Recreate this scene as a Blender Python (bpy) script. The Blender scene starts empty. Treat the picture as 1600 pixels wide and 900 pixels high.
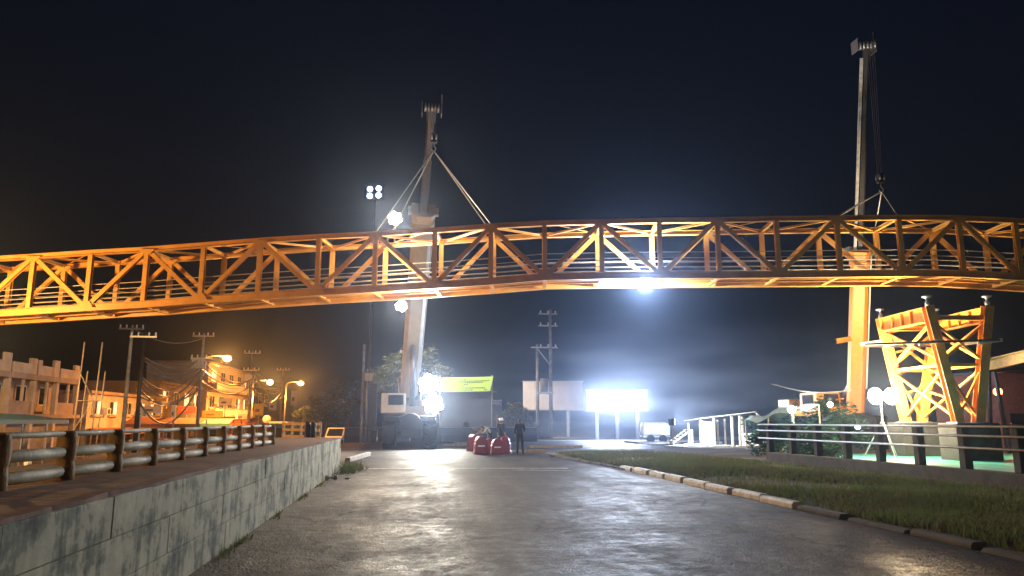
import bpy, bmesh, math, random
from mathutils import Vector, Matrix
random.seed(7)
SC = bpy.context.scene
COL = SC.collection
V = Vector

# ------------------------------------------------------------------ camera
H = 1.55
F = 1155.0
TH = math.atan(208 / F)
YAW = math.atan(160 / math.sqrt(F * F + 208 * 208))
cam_d = bpy.data.cameras.new('camera')
cam_d.lens = F / 1600 * 36
cam_d.sensor_width = 36
cam_d.clip_end = 3000
cam = bpy.data.objects.new('camera', cam_d)
COL.objects.link(cam)
cam.location = (0, 0, H)
cam.rotation_euler = (math.pi / 2 + TH, 0, -YAW)
SC.camera = cam

# ------------------------------------------------------------------ night sky, weak moon, exposure
world = bpy.data.worlds.new('World')
SC.world = world
world.use_nodes = True
wn, wl = world.node_tree.nodes, world.node_tree.links
bgn = wn['Background']
sky = wn.new('ShaderNodeTexSky')
sky.sky_type = 'NISHITA'
sky.sun_disc = False
sky.sun_elevation = math.radians(-2.5)
sky.sun_rotation = math.radians(200)
tint = wn.new('ShaderNodeMix'); tint.data_type = 'RGBA'; tint.blend_type = 'MULTIPLY'; tint.inputs[0].default_value = 1
tint.inputs[7].default_value = (.55, .75, 1.25, 1)
wl.new(sky.outputs['Color'], tint.inputs[6]); wl.new(tint.outputs[2], bgn.inputs['Color'])
bgn.inputs['Strength'].default_value = 0.05
sun_d = bpy.data.lights.new('moon', 'SUN')
sun_d.energy = 0.012
sun_d.angle = math.radians(0.5)
sun_d.color = (0.75, 0.85, 1.0)
sun = bpy.data.objects.new('moon', sun_d)
COL.objects.link(sun)
sun.rotation_euler = (math.radians(50), 0, math.radians(200))
SC.view_settings.view_transform = 'Standard'
SC.view_settings.look = 'None'
SC.view_settings.gamma = 1
SC.view_settings.exposure = 0.35
SC.cycles.use_denoising = True
SC.cycles.max_bounces = 5
SC.cycles.diffuse_bounces = 3
SC.cycles.glossy_bounces = 3
SC.cycles.volume_bounces = 0
SC.cycles.volume_step_rate = 1.5
SC.cycles.volume_max_steps = 128
SC.cycles.transparent_max_bounces = 6
SC.cycles.sample_clamp_indirect = 4
SC.cycles.caustics_reflective = False
SC.cycles.caustics_refractive = False
HAZE_DENSITY = 0.0011
HAZE_ANISO = 0.9
SMOKE = 0.026

# ------------------------------------------------------------------ helpers: where things stand
FW = V((math.sin(YAW), math.cos(YAW), 0))
RT = V((math.cos(YAW), -math.sin(YAW), 0))
def ray(x, y):
    u = (x - 800) / F; v = (450 - y) / F
    h = math.cos(TH) - v * math.sin(TH)
    return u / h, (math.sin(TH) + v * math.cos(TH)) / h
def P(x, y, D):
    u, k = ray(x, y)
    return FW * D + RT * (u * D) + V((0, 0, H + k * D))
def G(x, y, z=0.0):
    return P(x, y, (z - H) / ray(x, y)[1])
def PZ(x, D, z):           # a point at height z, D metres out, in the column of x
    p = P(x, 658, D); return V((p.x, p.y, z))

# ------------------------------------------------------------------ materials
MATS = {}
def mat(name, col, rough=0.7, metal=0.0, var=0.25, scale=6.0, bump=0.15, col2=None, stretch=(1, 1, 1), spec=0.5, detail=6, bscale=None):
    if name in MATS: return MATS[name]
    m = bpy.data.materials.new(name); m.use_nodes = True
    n, l = m.node_tree.nodes, m.node_tree.links
    b = n['Principled BSDF']
    b.inputs['Roughness'].default_value = rough
    b.inputs['Metallic'].default_value = metal
    b.inputs['Specular IOR Level'].default_value = spec
    tc = n.new('ShaderNodeTexCoord'); mp = n.new('ShaderNodeMapping')
    mp.inputs['Scale'].default_value = stretch
    l.new(tc.outputs['Object'], mp.inputs['Vector'])
    nz = n.new('ShaderNodeTexNoise')
    nz.inputs['Scale'].default_value = scale; nz.inputs['Detail'].default_value = detail
    nz.inputs['Roughness'].default_value = 0.62
    l.new(mp.outputs['Vector'], nz.inputs['Vector'])
    cr = n.new('ShaderNodeValToRGB')
    c2 = col2 or tuple(c * (1 - var) for c in col)
    c1 = col if col2 else tuple(min(1, c * (1 + var * .6)) for c in col)
    cr.color_ramp.elements[0].position = 0.35; cr.color_ramp.elements[1].position = 0.66
    cr.color_ramp.elements[0].color = (*c2, 1); cr.color_ramp.elements[1].color = (*c1, 1)
    l.new(nz.outputs['Fac'], cr.inputs['Fac']); l.new(cr.outputs['Color'], b.inputs['Base Color'])
    if bump:
        bp = n.new('ShaderNodeBump'); bp.inputs['Strength'].default_value = bump
        n2 = n.new('ShaderNodeTexNoise'); n2.inputs['Scale'].default_value = bscale or scale * 5; n2.inputs['Detail'].default_value = 4
        l.new(tc.outputs['Object'], n2.inputs['Vector'])
        l.new(n2.outputs['Fac'], bp.inputs['Height']); l.new(bp.outputs['Normal'], b.inputs['Normal'])
        bp.inputs['Distance'].default_value = 0.05
    MATS[name] = m
    return m
def emit(name, col, strength):
    if name in MATS: return MATS[name]
    m = bpy.data.materials.new(name); m.use_nodes = True
    b = m.node_tree.nodes['Principled BSDF']
    b.inputs['Base Color'].default_value = (*col, 1)
    b.inputs['Emission Color'].default_value = (*col, 1)
    b.inputs['Emission Strength'].default_value = strength
    m.cycles.emission_sampling = 'NONE'
    MATS[name] = m
    return m

# ------------------------------------------------------------------ mesh builder
class MB:
    def __init__(s): s.v = []; s.f = []
    def add(s, vs, fs):
        o = len(s.v); s.v += [tuple(p) for p in vs]; s.f += [tuple(i + o for i in q) for q in fs]; return s
    def box(s, a, b, M=None, rz=0):
        x0, y0, z0 = a; x1, y1, z1 = b
        vs = [V(p) for p in ((x0,y0,z0),(x1,y0,z0),(x1,y1,z0),(x0,y1,z0),(x0,y0,z1),(x1,y0,z1),(x1,y1,z1),(x0,y1,z1))]
        if M: vs = [M @ p for p in vs]
        return s.add(vs, [(0,3,2,1),(4,5,6,7),(0,1,5,4),(1,2,6,5),(2,3,7,6),(3,0,4,7)])
    def cbox(s, c, size, M=None):
        h = V(size) / 2; c = V(c)
        return s.box(c - h, c + h, M)
    def frame(s, p0, p1, up=V((0,0,1))):
        d = (p1 - p0).normalized()
        if abs(d.dot(up)) > .98: up = V((0,1,0))
        x = d.cross(up).normalized(); y = x.cross(d).normalized()
        return d, x, y
    def sweep(s, p0, p1, prof, up=V((0,0,1))):
        p0, p1 = V(p0), V(p1); d, x, y = s.frame(p0, p1, V(up)); n = len(prof)
        vs = [p0 + x*a + y*b for a, b in prof] + [p1 + x*a + y*b for a, b in prof]
        fs = [(i, (i+1) % n, n+(i+1) % n, n+i) for i in range(n)] + [tuple(range(n-1, -1, -1)), tuple(range(n, 2*n))]
        return s.add(vs, fs)
    def beam(s, p0, p1, w, h, up=(0,0,1)):
        return s.sweep(p0, p1, [(-w/2,-h/2),(w/2,-h/2),(w/2,h/2),(-w/2,h/2)], up)
    def ibeam(s, p0, p1, w, h, t=.022, up=(0,0,1)):       # flanges across, web along 'up'
        a, b, c = w/2, h/2, t/2
        s.sweep(p0, p1, [(-a,b-t),(a,b-t),(a,b),(-a,b)], up)
        s.sweep(p0, p1, [(-a,-b),(a,-b),(a,-b+t),(-a,-b+t)], up)
        return s.sweep(p0, p1, [(-c,-b+t),(c,-b+t),(c,b-t),(-c,b-t)], up)
    def tube(s, p0, p1, r, r1=None, n=8, cap=True):
        p0, p1 = V(p0), V(p1); r1 = r if r1 is None else r1
        d, x, y = s.frame(p0, p1)
        cs = [(math.cos(2*math.pi*i/n), math.sin(2*math.pi*i/n)) for i in range(n)]
        vs = [p0 + (x*a + y*b)*r for a, b in cs] + [p1 + (x*a + y*b)*r1 for a, b in cs]
        fs = [(i, (i+1) % n, n+(i+1) % n, n+i) for i in range(n)]
        if cap: fs += [tuple(range(n-1,-1,-1)), tuple(range(n, 2*n))]
        return s.add(vs, fs)
    def path(s, pts, r, n=6):
        pts = [V(p) for p in pts]; o = len(s.v); m = len(pts)
        for k, p in enumerate(pts):
            rr = r[k] if isinstance(r, (list, tuple)) else r
            d = (pts[min(k+1, m-1)] - pts[max(k-1, 0)]).normalized()
            up = V((0,0,1)) if abs(d.z) < .9 else V((0,1,0))
            x = d.cross(up).normalized(); y = x.cross(d)
            for i in range(n):
                a = 2*math.pi*i/n; s.v.append(tuple(p + (x*math.cos(a) + y*math.sin(a))*rr))
        for k in range(m-1):
            for i in range(n):
                j = (i+1) % n; s.f.append((o+k*n+i, o+k*n+j, o+(k+1)*n+j, o+(k+1)*n+i))
        s.f.append(tuple(o+i for i in range(n-1,-1,-1))); s.f.append(tuple(o+(m-1)*n+i for i in range(n)))
        return s
    def lathe(s, c, axis, prof, n=20):                     # prof: (radius, along axis)
        c = V(c); d = V(axis).normalized(); up = V((0,0,1)) if abs(d.z) < .9 else V((1,0,0))
        x = d.cross(up).normalized(); y = x.cross(d); o = len(s.v)
        for r, t in prof:
            for i in range(n):
                a = 2*math.pi*i/n; s.v.append(tuple(c + d*t + (x*math.cos(a) + y*math.sin(a))*r))
        for k in range(len(prof)-1):
            for i in range(n):
                j = (i+1) % n; s.f.append((o+k*n+i, o+k*n+j, o+(k+1)*n+j, o+(k+1)*n+i))
        s.f.append(tuple(o+i for i in range(n-1,-1,-1))); s.f.append(tuple(o+(len(prof)-1)*n+i for i in range(n)))
        return s
    def ball(s, c, r, n=10, sq=(1,1,1)):
        c = V(c); o = len(s.v); m = n//2
        for k in range(m+1):
            t = math.pi*k/m
            for i in range(n):
                a = 2*math.pi*i/n
                s.v.append((c.x+r*sq[0]*math.sin(t)*math.cos(a), c.y+r*sq[1]*math.sin(t)*math.sin(a), c.z+r*sq[2]*math.cos(t)))
        for k in range(m):
            for i in range(n):
                j = (i+1) % n; s.f.append((o+k*n+i, o+(k+1)*n+i, o+(k+1)*n+j, o+k*n+j))
        return s
    def mesh(s, name, m):
        me = bpy.data.meshes.new(name); me.from_pydata(s.v, [], s.f); me.validate()
        bm = bmesh.new(); bm.from_mesh(me); bmesh.ops.recalc_face_normals(bm, faces=bm.faces[:]); bm.to_mesh(me); bm.free()
        if m: me.materials.append(m)
        return me
    def build(s, name, m, parent=None, smooth=False, bevel=0):
        me = s.mesh(name, m)
        if smooth:
            me.shade_smooth()
        o = bpy.data.objects.new(name, me); COL.objects.link(o)
        if bevel:
            md = o.modifiers.new('bevel', 'BEVEL'); md.width = bevel; md.segments = 2; md.limit_method = 'ANGLE'
        if parent: adopt(o, parent)
        return o
WORLD = {}
def adopt(o, p):
    o.parent = p
    o.matrix_parent_inverse = WORLD.get(p.name, Matrix()).copy()
def empty(name, loc=(0,0,0), label=None, cat=None, group=None):
    o = bpy.data.objects.new(name, None); COL.objects.link(o); o.location = loc; o.empty_display_size = .2
    WORLD[o.name] = Matrix.Translation(-V(loc))
    if label: tag(o, label, cat, group)
    return o
def tag(o, label, cat, group=None):
    o['label'] = label; o['category'] = cat
    if group: o['group'] = group
    return o
def struct(o): o['kind'] = 'structure'; return o
def stuff(o): o['kind'] = 'stuff'; return o
def piece(me, name, parent, M=None):
    o = bpy.data.objects.new(name, me); COL.objects.link(o)
    if M is not None: o.matrix_basis = M
    if parent: adopt(o, parent)
    return o
def copy_tree(src, loc, rz=0, label=None, group=None, scale=1):
    r = src.copy(); COL.objects.link(r); r.location = loc; r.rotation_euler = (0, 0, rz); r.scale = (scale,)*3
    if label: r['label'] = label
    if group: r['group'] = group
    for ch in list(src.children):
        c = ch.copy(); COL.objects.link(c); c.parent = r
        for g in list(ch.children):
            d = g.copy(); COL.objects.link(d); d.parent = c
    return r
def light(name, loc, energy, col, radius, parent, spot=None, aim=None, blend=.6):
    d = bpy.data.lights.new(name, 'SPOT' if spot else 'POINT')
    d.energy = energy; d.color = col; d.shadow_soft_size = radius
    if spot: d.spot_size = math.radians(spot); d.spot_blend = blend
    o = bpy.data.objects.new(name, d); COL.objects.link(o); o.location = loc
    if aim is not None: o.rotation_euler = (V(aim) - V(loc)).to_track_quat('-Z', 'Y').to_euler()
    adopt(o, parent)
    o.visible_camera = False
    return o

def leafy(m):
    n, l = m.node_tree.nodes, m.node_tree.links
    if 'tr' in n: return m
    b = n['Principled BSDF']; tr = n.new('ShaderNodeBsdfTranslucent'); tr.name = 'tr'; mx = n.new('ShaderNodeMixShader'); mx.inputs[0].default_value = .45
    src = b.inputs['Base Color'].links[0].from_socket; l.new(src, tr.inputs['Color'])
    l.new(b.outputs[0], mx.inputs[1]); l.new(tr.outputs[0], mx.inputs[2]); l.new(mx.outputs[0], n['Material Output'].inputs['Surface'])
    return m
# common materials
M_ORANGE = mat('bridge_paint', (0.80, 0.43, 0.09), .38, col2=(.66,.31,.06), scale=1.6, bump=.05)
M_STEEL = mat('galvanised_steel', (0.42, 0.43, 0.44), .4, .6, var=.2, scale=9, bump=.05)
M_DARKST = mat('dark_steel', (0.014, 0.015, 0.019), .55, .0, var=.3)
M_CREAM = mat('cream_crane_paint', (0.72, 0.66, 0.55), .4, var=.1, scale=2, bump=.03)
M_RUBBER = mat('rubber', (0.018, 0.018, 0.02), .8, var=.3)
M_GLASS = mat('dark_glass', (0.015, 0.02, 0.025), .06, var=.1, bump=0)
M_CONC = mat('concrete', (0.34, 0.33, 0.31), .85, var=.35, scale=2.5, bump=.3)
M_WOOD = mat('weathered_wood', (0.36, 0.25, 0.14), .8, var=.4, scale=5, stretch=(1,1,.2), bump=.3)
M_BLACK = mat('black_cable', (0.02, 0.02, 0.02), .5, var=.1, bump=0)
M_WHITE = mat('white_paint', (0.75, 0.75, 0.73), .55, var=.12, scale=4)

# ------------------------------------------------------------------ ground
def smooth01(t): t = max(0, min(1, t)); return t*t*(3-2*t)
def gz(x, y):
    return -0.9 * smooth01((-4.6 - x) / 1.5) * (1 - smooth01((y - 120) / 40))
def make_ground():
    xs = [-900, -500, -250, -120, -70, -45, -30, -20, -14, -10, -8, -7, -6.1, -5.6, -5.1, -4.6, -2, 3, 8, 14, 25, 45, 70, 120, 250, 500, 900]
    ys = [-300, -120, -40, -10, 0, 10, 20, 30, 40, 60, 80, 100, 120, 130, 140, 150, 160, 250, 500, 900, 1500]
    vs = [(x, y, gz(x, y)) for y in ys for x in xs]; n = len(xs)
    fs = [(j*n+i, j*n+i+1, (j+1)*n+i+1, (j+1)*n+i) for j in range(len(ys)-1) for i in range(n-1)]
    return struct(MB().add(vs, fs).build('ground', mat('dusty_ground', (0.13, 0.115, 0.10), .9, var=.45, scale=.6, bump=.5, bscale=8)))
make_ground()

def asphalt():
    m = bpy.data.materials.new('asphalt'); m.use_nodes = True
    n, l = m.node_tree.nodes, m.node_tree.links; b = n['Principled BSDF']
    tc = n.new('ShaderNodeTexCoord')
    def nz(s, d=5, r=.6, st=None):
        q = n.new('ShaderNodeTexNoise'); q.inputs['Scale'].default_value = s; q.inputs['Detail'].default_value = d; q.inputs['Roughness'].default_value = r
        if st:
            mp = n.new('ShaderNodeMapping'); mp.inputs['Scale'].default_value = st; l.new(tc.outputs['Object'], mp.inputs['Vector']); l.new(mp.outputs[0], q.inputs['Vector'])
        else: l.new(tc.outputs['Object'], q.inputs['Vector'])
        return q
    def mth(op, x, y=None):
        q = n.new('ShaderNodeMath'); q.operation = op
        for i, v in enumerate((x, y)):
            if v is None: continue
            if isinstance(v, (int, float)): q.inputs[i].default_value = v
            else: l.new(v, q.inputs[i])
        return q.outputs[0]
    big, med, tracks = nz(.5, 6, .65), nz(4, 6, .75), nz(1.1, 3, .5, (1, .07, 1))
    stone = n.new('ShaderNodeTexVoronoi'); stone.inputs['Scale'].default_value = 34; l.new(tc.outputs['Object'], stone.inputs['Vector'])
    # long cracks: the edges of big distorted cells, only in places
    wob = nz(1.3, 5, .7); wv = n.new('ShaderNodeVectorMath'); wv.operation = 'MULTIPLY_ADD'; wv.inputs[1].default_value = (.9,.9,0)
    l.new(wob.outputs['Color'], wv.inputs[0]); l.new(tc.outputs['Object'], wv.inputs[2])
    ck = n.new('ShaderNodeTexVoronoi'); ck.feature = 'DISTANCE_TO_EDGE'; ck.inputs['Scale'].default_value = .33; l.new(wv.outputs[0], ck.inputs['Vector'])
    crack = mth('MULTIPLY', mth('LESS_THAN', ck.outputs['Distance'], .006), mth('GREATER_THAN', big.outputs['Fac'], .49))
    tone = mth('ADD', mth('ADD', mth('MULTIPLY', big.outputs['Fac'], .4), mth('MULTIPLY', med.outputs['Fac'], .35)), mth('MULTIPLY', tracks.outputs['Fac'], .25))
    cr = n.new('ShaderNodeValToRGB'); e = cr.color_ramp.elements
    e[0].color = (.020,.020,.022,1); e[1].color = (.085,.083,.083,1); e[0].position = .38; e[1].position = .62
    l.new(tone, cr.inputs['Fac'])
    sc_ = n.new('ShaderNodeMix'); sc_.data_type = 'RGBA'; sc_.blend_type = 'MULTIPLY'; sc_.inputs[0].default_value = .55
    l.new(cr.outputs['Color'], sc_.inputs[6]); l.new(stone.outputs['Color'], sc_.inputs[7])
    mk = n.new('ShaderNodeMix'); mk.data_type = 'RGBA'; l.new(crack, mk.inputs[0]); l.new(sc_.outputs[2], mk.inputs[6]); mk.inputs[7].default_value = (.006,.006,.006,1)
    l.new(mk.outputs[2], b.inputs['Base Color'])
    rr = n.new('ShaderNodeMapRange'); rr.inputs['From Min'].default_value = .4; rr.inputs['From Max'].default_value = .6
    rr.inputs['To Min'].default_value = .42; rr.inputs['To Max'].default_value = .75
    l.new(tone, rr.inputs['Value']); l.new(rr.outputs[0], b.inputs['Roughness'])
    b1 = n.new('ShaderNodeBump'); b1.inputs['Strength'].default_value = 1.0; b1.inputs['Distance'].default_value = .008
    l.new(stone.outputs['Distance'], b1.inputs['Height']); b1.invert = True
    hg = mth('SUBTRACT', mth('MULTIPLY', med.outputs['Fac'], 1.0), mth('MULTIPLY', crack, .6))
    b2 = n.new('ShaderNodeBump'); b2.inputs['Strength'].default_value = .7; b2.inputs['Distance'].default_value = .05
    l.new(hg, b2.inputs['Height']); l.new(b1.outputs['Normal'], b2.inputs['Normal'])
    l.new(b2.outputs['Normal'], b.inputs['Normal'])
    b.inputs['Specular IOR Level'].default_value = .36
    return m
M_ASPH = asphalt()
# approach road and the junction beyond it
road = MB()
road.add([(-2.35,-8,.004),(6.98,-8,.004),(6.98,24,.004),(6.5,34,.004),(8,40,.004),(30,46,.004),(80,50,.004),(80,61,.004),(-3,59,.004),(-2.35,26,.004)], [tuple(range(10))])
struct(road.build('road', M_ASPH))
# pale dusty shoulder behind the junction
struct(MB().add([(-3,59,.01),(80,61,.01),(90,74,.01),(-3,72,.01)], [(0,1,2,3)]).build('pavement', mat('pale_pavement', (.30,.27,.24), .85, var=.3, scale=1.2, bump=.3)))
# stop line, worn
ln = mat('worn_line_paint', (.62,.61,.58), .6, col2=(.10,.10,.10), scale=5, bump=.1)
r_ = MB()
for i in range(13):
    x0 = -1.9 + i*.55
    w = .02*math.sin(i*2.1)
    r_.add([(x0,25.35-.11*i*.55+w,.009),(x0+.555,25.29-.11*i*.55+w,.009),(x0+.555,25.75-.11*i*.55,.009),(x0,25.81-.11*i*.55,.009)], [(0,1,2,3)])
struct(r_.build('stop_line', ln))
struct(MB().add([(3.2,23.9,.013),(5.1,23.3,.013),(5.0,23.55,.013),(4.1,24.1,.013),(3.3,24.15,.013)], [(0,1,2,3,4)]).build('line_patch', ln))

# ------------------------------------------------------------------ retaining wall and walkway on the left
def wall_mat():
    m = bpy.data.materials.new('peeling_limewash'); m.use_nodes = True
    n, l = m.node_tree.nodes, m.node_tree.links; b = n['Principled BSDF']; b.inputs['Roughness'].default_value = .8
    g = n.new('ShaderNodeNewGeometry')
    def nz(sc, st, d=6):
        mp = n.new('ShaderNodeMapping'); mp.inputs['Scale'].default_value = st; l.new(g.outputs['Position'], mp.inputs['Vector'])
        q = n.new('ShaderNodeTexNoise'); q.inputs['Scale'].default_value = sc; q.inputs['Detail'].default_value = d; q.inputs['Roughness'].default_value = .65
        l.new(mp.outputs['Vector'], q.inputs['Vector']); return q
    drip, blot, fine = nz(3.0, (1, 1.5, .25)), nz(2.4, (1, .8, 1.2)), nz(14, (1, 1, 1))
    ad = n.new('ShaderNodeMath'); ad.operation = 'MULTIPLY_ADD'; ad.inputs[1].default_value = .40
    l.new(drip.outputs['Fac'], ad.inputs[0])
    m2 = n.new('ShaderNodeMath'); m2.operation = 'MULTIPLY_ADD'; m2.inputs[1].default_value = .48; l.new(blot.outputs['Fac'], m2.inputs[0])
    m3 = n.new('ShaderNodeMath'); m3.operation = 'MULTIPLY'; m3.inputs[1].default_value = .12; l.new(fine.outputs['Fac'], m3.inputs[0])
    l.new(m3.outputs[0], m2.inputs[2]); l.new(m2.outputs[0], ad.inputs[2])
    cr = n.new('ShaderNodeValToRGB'); e = cr.color_ramp.elements
    e[0].position = .375; e[0].color = (.035,.045,.035,1); e[1].position = .60; e[1].color = (.76,.77,.60,1)
    for ps, c_ in ((.42,(.11,.13,.10,1)),(.455,(.23,.27,.21,1)),(.48,(.31,.34,.24,1)),(.495,(.54,.55,.41,1)),(.53,(.62,.63,.48,1))):
        x = e.new(ps); x.color = c_
    l.new(ad.outputs[0], cr.inputs['Fac']); l.new(cr.outputs['Color'], b.inputs['Base Color'])
    bp = n.new('ShaderNodeBump'); bp.inputs['Strength'].default_value = .6; bp.inputs['Distance'].default_value = .03
    l.new(ad.outputs[0], bp.inputs['Height']); l.new(bp.outputs['Normal'], b.inputs['Normal'])
    return m
M_WALL = wall_mat()
wall = empty('retaining_wall', (-2.3, 12, 0), 'long weathered limewashed block wall along the left edge of the road', 'wall')
MB().box((-2.47,-2,-.05),(-2.2,25.0,.985)).build('mortar_core', mat('mortar', (.26,.27,.21), .9, var=.4, scale=8, bump=.5), wall)
rows = [(0.0,.335),(.345,.33),(.685,.30)]
for k, (z0, h) in enumerate(rows):
    y = -1.6 - k*.45; idx = 0
    while y < 24.9:
        L = random.uniform(1.2, 2.6); y1 = min(y+L, 25.0)
        if y1 - y > .25:
            dx = random.uniform(-.003, .006); bt = random.uniform(-.012, .012)
            m_ = MB(); x1 = -2.19+dx
            # front face with a broken, uneven outline
            q = [(y+.003, z0+.001), (y1-.003, z0+.001), (y1-.003, z0+h+.004), ((y+y1)/2, z0+h+.004+bt*.4), (y+.003, z0+h+.004)]
            n_ = len(q)
            m_.add([(x1, a, b) for a, b in q] + [(-2.3, a, b) for a, b in q], [tuple(range(n_)), tuple(range(2*n_-1, n_-1, -1))] + [(i, n_+i, n_+(i+1) % n_, (i+1) % n_) for i in range(n_)])
            m_.build('block', M_WALL, wall, bevel=.006)
        y = y1
# end face of the wall
wk = MB()
ed = [(-2.205 + random.uniform(-.035, .02), -2 + 27.02*i/60) for i in range(61)]
vs = [(x, y, 1.022 + random.uniform(-.006,.008)) for x, y in ed] + [(-4.55, y, 1.03) for x, y in ed] + [(x, y, .986) for x, y in ed]
fs = [(i, i+1, 62+i, 61+i) for i in range(60)] + [(122+i, 123+i, i+1, i) for i in range(60)]
wk.add(vs, fs)
wk.box((-4.55,-2,-.9),(-2.47,25.0,.984))
struct(wk.build('walkway', mat('red_oxide_floor', (.20,.095,.06), .8, var=.4, scale=1.6, bump=.3)))
# grass tuft, kerb stones by the wall end
M_GRASS = leafy(mat('grass_blades', (.14,.21,.055), .7, col2=(.18,.17,.08), scale=.9, bump=0))

# railing of round rails between moulded posts
rail = empty('concrete_railing', (-3.1, 10, 1.03), 'low concrete railing with round rails along the raised walkway', 'railing')
M_POST = mat('ochre_post_concrete', (.50,.34,.18), .75, var=.35, scale=7, bump=.25)
M_RAIL = mat('pale_green_rail', (.52,.49,.33), .6, var=.3, scale=5, bump=.15)
pm = MB().lathe((0,0,-.03), (0,0,1), [(.085,0),(.086,.12),(.078,.17),(.07,.19),(.079,.21),(.088,.30),(.083,.40),(.072,.445),(.05,.465)], 14).mesh('post', M_POST)
pm.shade_smooth()
ys_ = [6.25 + 1.14*i for i in range(-4, 11)]
for y in ys_:
    o = piece(pm, 'post', rail, Matrix.Translation((-3.1 + random.uniform(-.01,.01), y, 1.03)) @ Matrix.Rotation(random.random()*3, 4, 'Z'))
for y0, y1 in zip(ys_[:-1], ys_[1:]):
    for z, r in ((1.445,.026),(1.27,.050),(1.10,.052)):
        j = random.uniform(-.008,.008)
        MB().path([(-3.1, y0+.06, z+j),(-3.1,y0+.11,z+j),(-3.1,(y0+y1)/2,z+j-.004),(-3.1,y1-.11,z+j),(-3.1,y1-.06,z+j)], [r*.6,r,r*1.06,r,r*.6], 10).build('rail', M_RAIL, rail, True)

# ------------------------------------------------------------------ kerb, grass verge and parapet on the right
kerb = empty('kerb', (6.95, 18, 0), 'row of pale kerb stones between the road and the right grass verge', 'kerb')
M_KERB = mat('kerb_concrete', (.68,.68,.66), .5, var=.3, scale=5, bump=.2)
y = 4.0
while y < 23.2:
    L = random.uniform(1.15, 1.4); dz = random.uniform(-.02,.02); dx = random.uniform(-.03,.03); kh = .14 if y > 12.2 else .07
    MB().sweep((6.95+dx, y, .0), (6.95+dx+random.uniform(-.03,.03), y+L, .0), [(-.10,0),(.10,0),(.10,kh+dz),(-.06,kh+dz),(-.10,kh-.04+dz)]).build('kerb_stone', M_KERB if kh > .1 else mat('dark_kerb', (.10,.10,.095), .85), kerb, bevel=.012)  # near stones lower, shade on them put into a darker colour
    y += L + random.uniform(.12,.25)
for k in range(7):
    a, b = (6.9 - .02*k*k*.6, 23.5+1.4*k), (6.9 - .02*(k+1)**2*.6, 24.75+1.4*k)
    MB().sweep((a[0],a[1],0),(b[0],b[1],0), [(-.09,0),(.09,0),(.09,.06),(-.09,.06)]).build('kerb_stone', mat('dark_kerb', (.16,.16,.15), .8), kerb, bevel=.01)
# verge soil with a low hump
def verge_h(x, y):
    if y > 23: t = smooth01((35.5-y)/12)
    else: t = 1
    return .06 + .16*t*math.sin(math.pi*min(1, max(0, (x-7)/6.0))) + .03*math.sin(x*1.7+y*.9)*t
vs, fs = [], []
NX, NY = 14, 40
for j in range(NY+1):
    yy = 0 + 36*j/NY
    x0 = 7.04 if yy < 23 else 7.04 - (yy-23)**2*.0035
    x1 = 12.55 if yy < 30 else 12.55 - (yy-30)*.5
    for i in range(NX+1):
        xx = x0 + (x1-x0)*i/NX; vs.append((xx, yy, verge_h(xx, yy) if 0 < i < NX else .03))
fs = [(j*(NX+1)+i, j*(NX+1)+i+1, (j+1)*(NX+1)+i+1, (j+1)*(NX+1)+i) for j in range(NY) for i in range(NX)]
struct(MB().add(vs, fs).build('verge', mat('verge_soil', (.22,.19,.12), .95, col2=(.05,.06,.025), scale=1.2, bump=.8, bscale=9)))
def grass(name, pts, hmin, hmax, label):
    vs, fs = [], []
    for (x, y, z) in pts:
        hgt = random.uniform(hmin, hmax); a = random.random()*6.28; w = random.uniform(.006,.016)*(1.6 if y > 16 else 1)
        dx, dy = math.cos(a)*w, math.sin(a)*w; b = random.random()*6.28; ln_ = hgt*random.uniform(.2,.9)
        o = len(vs)
        vs += [(x-dx,y-dy,z-.02),(x+dx,y+dy,z-.02),(x+math.cos(b)*ln_*.4-dx*.6,y+math.sin(b)*ln_*.4-dy*.6,z+hgt*.6),(x+math.cos(b)*ln_*.4+dx*.6,y+math.sin(b)*ln_*.4+dy*.6,z+hgt*.6),(x+math.cos(b)*ln_,y+math.sin(b)*ln_,z+hgt)]
        fs += [(o,o+1,o+3,o+2),(o+2,o+3,o+4)]
    me = bpy.data.meshes.new(name); me.from_pydata(vs, [], fs); me.materials.append(M_GRASS)
    ob = bpy.data.objects.new(name, me); COL.objects.link(ob); stuff(ob); ob['label'] = label; ob['category'] = 'grass'
    return ob
pts = []
while len(pts) < 70000:
    y = 6 + 29.5*random.random()**1.1; x = random.uniform(6.9, 12.5)
    x0 = 7.05 if y < 23 else 7.05 - (y-23)**2*.0035
    if x < x0: continue
    dens = .5 + .5*math.sin(x*1.3+.7*math.sin(y*.8))*math.cos(y*.55+x*.4)
    if x > 11.2: dens *= .35
    if random.random() < max(0, dens*1.5-.35) + .05: pts.append((x, y, verge_h(x, y)))
grass('verge_grass', pts, .03, .15, 'patchy green grass growing on the right verge')
pts = [(-2.0+abs(random.gauss(0,.22)), 24.6+random.gauss(0,.7), 0) for _ in range(900)]
grass('grass_tuft', pts, .08, .3, 'green grass tuft at the far end of the left wall')

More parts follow.
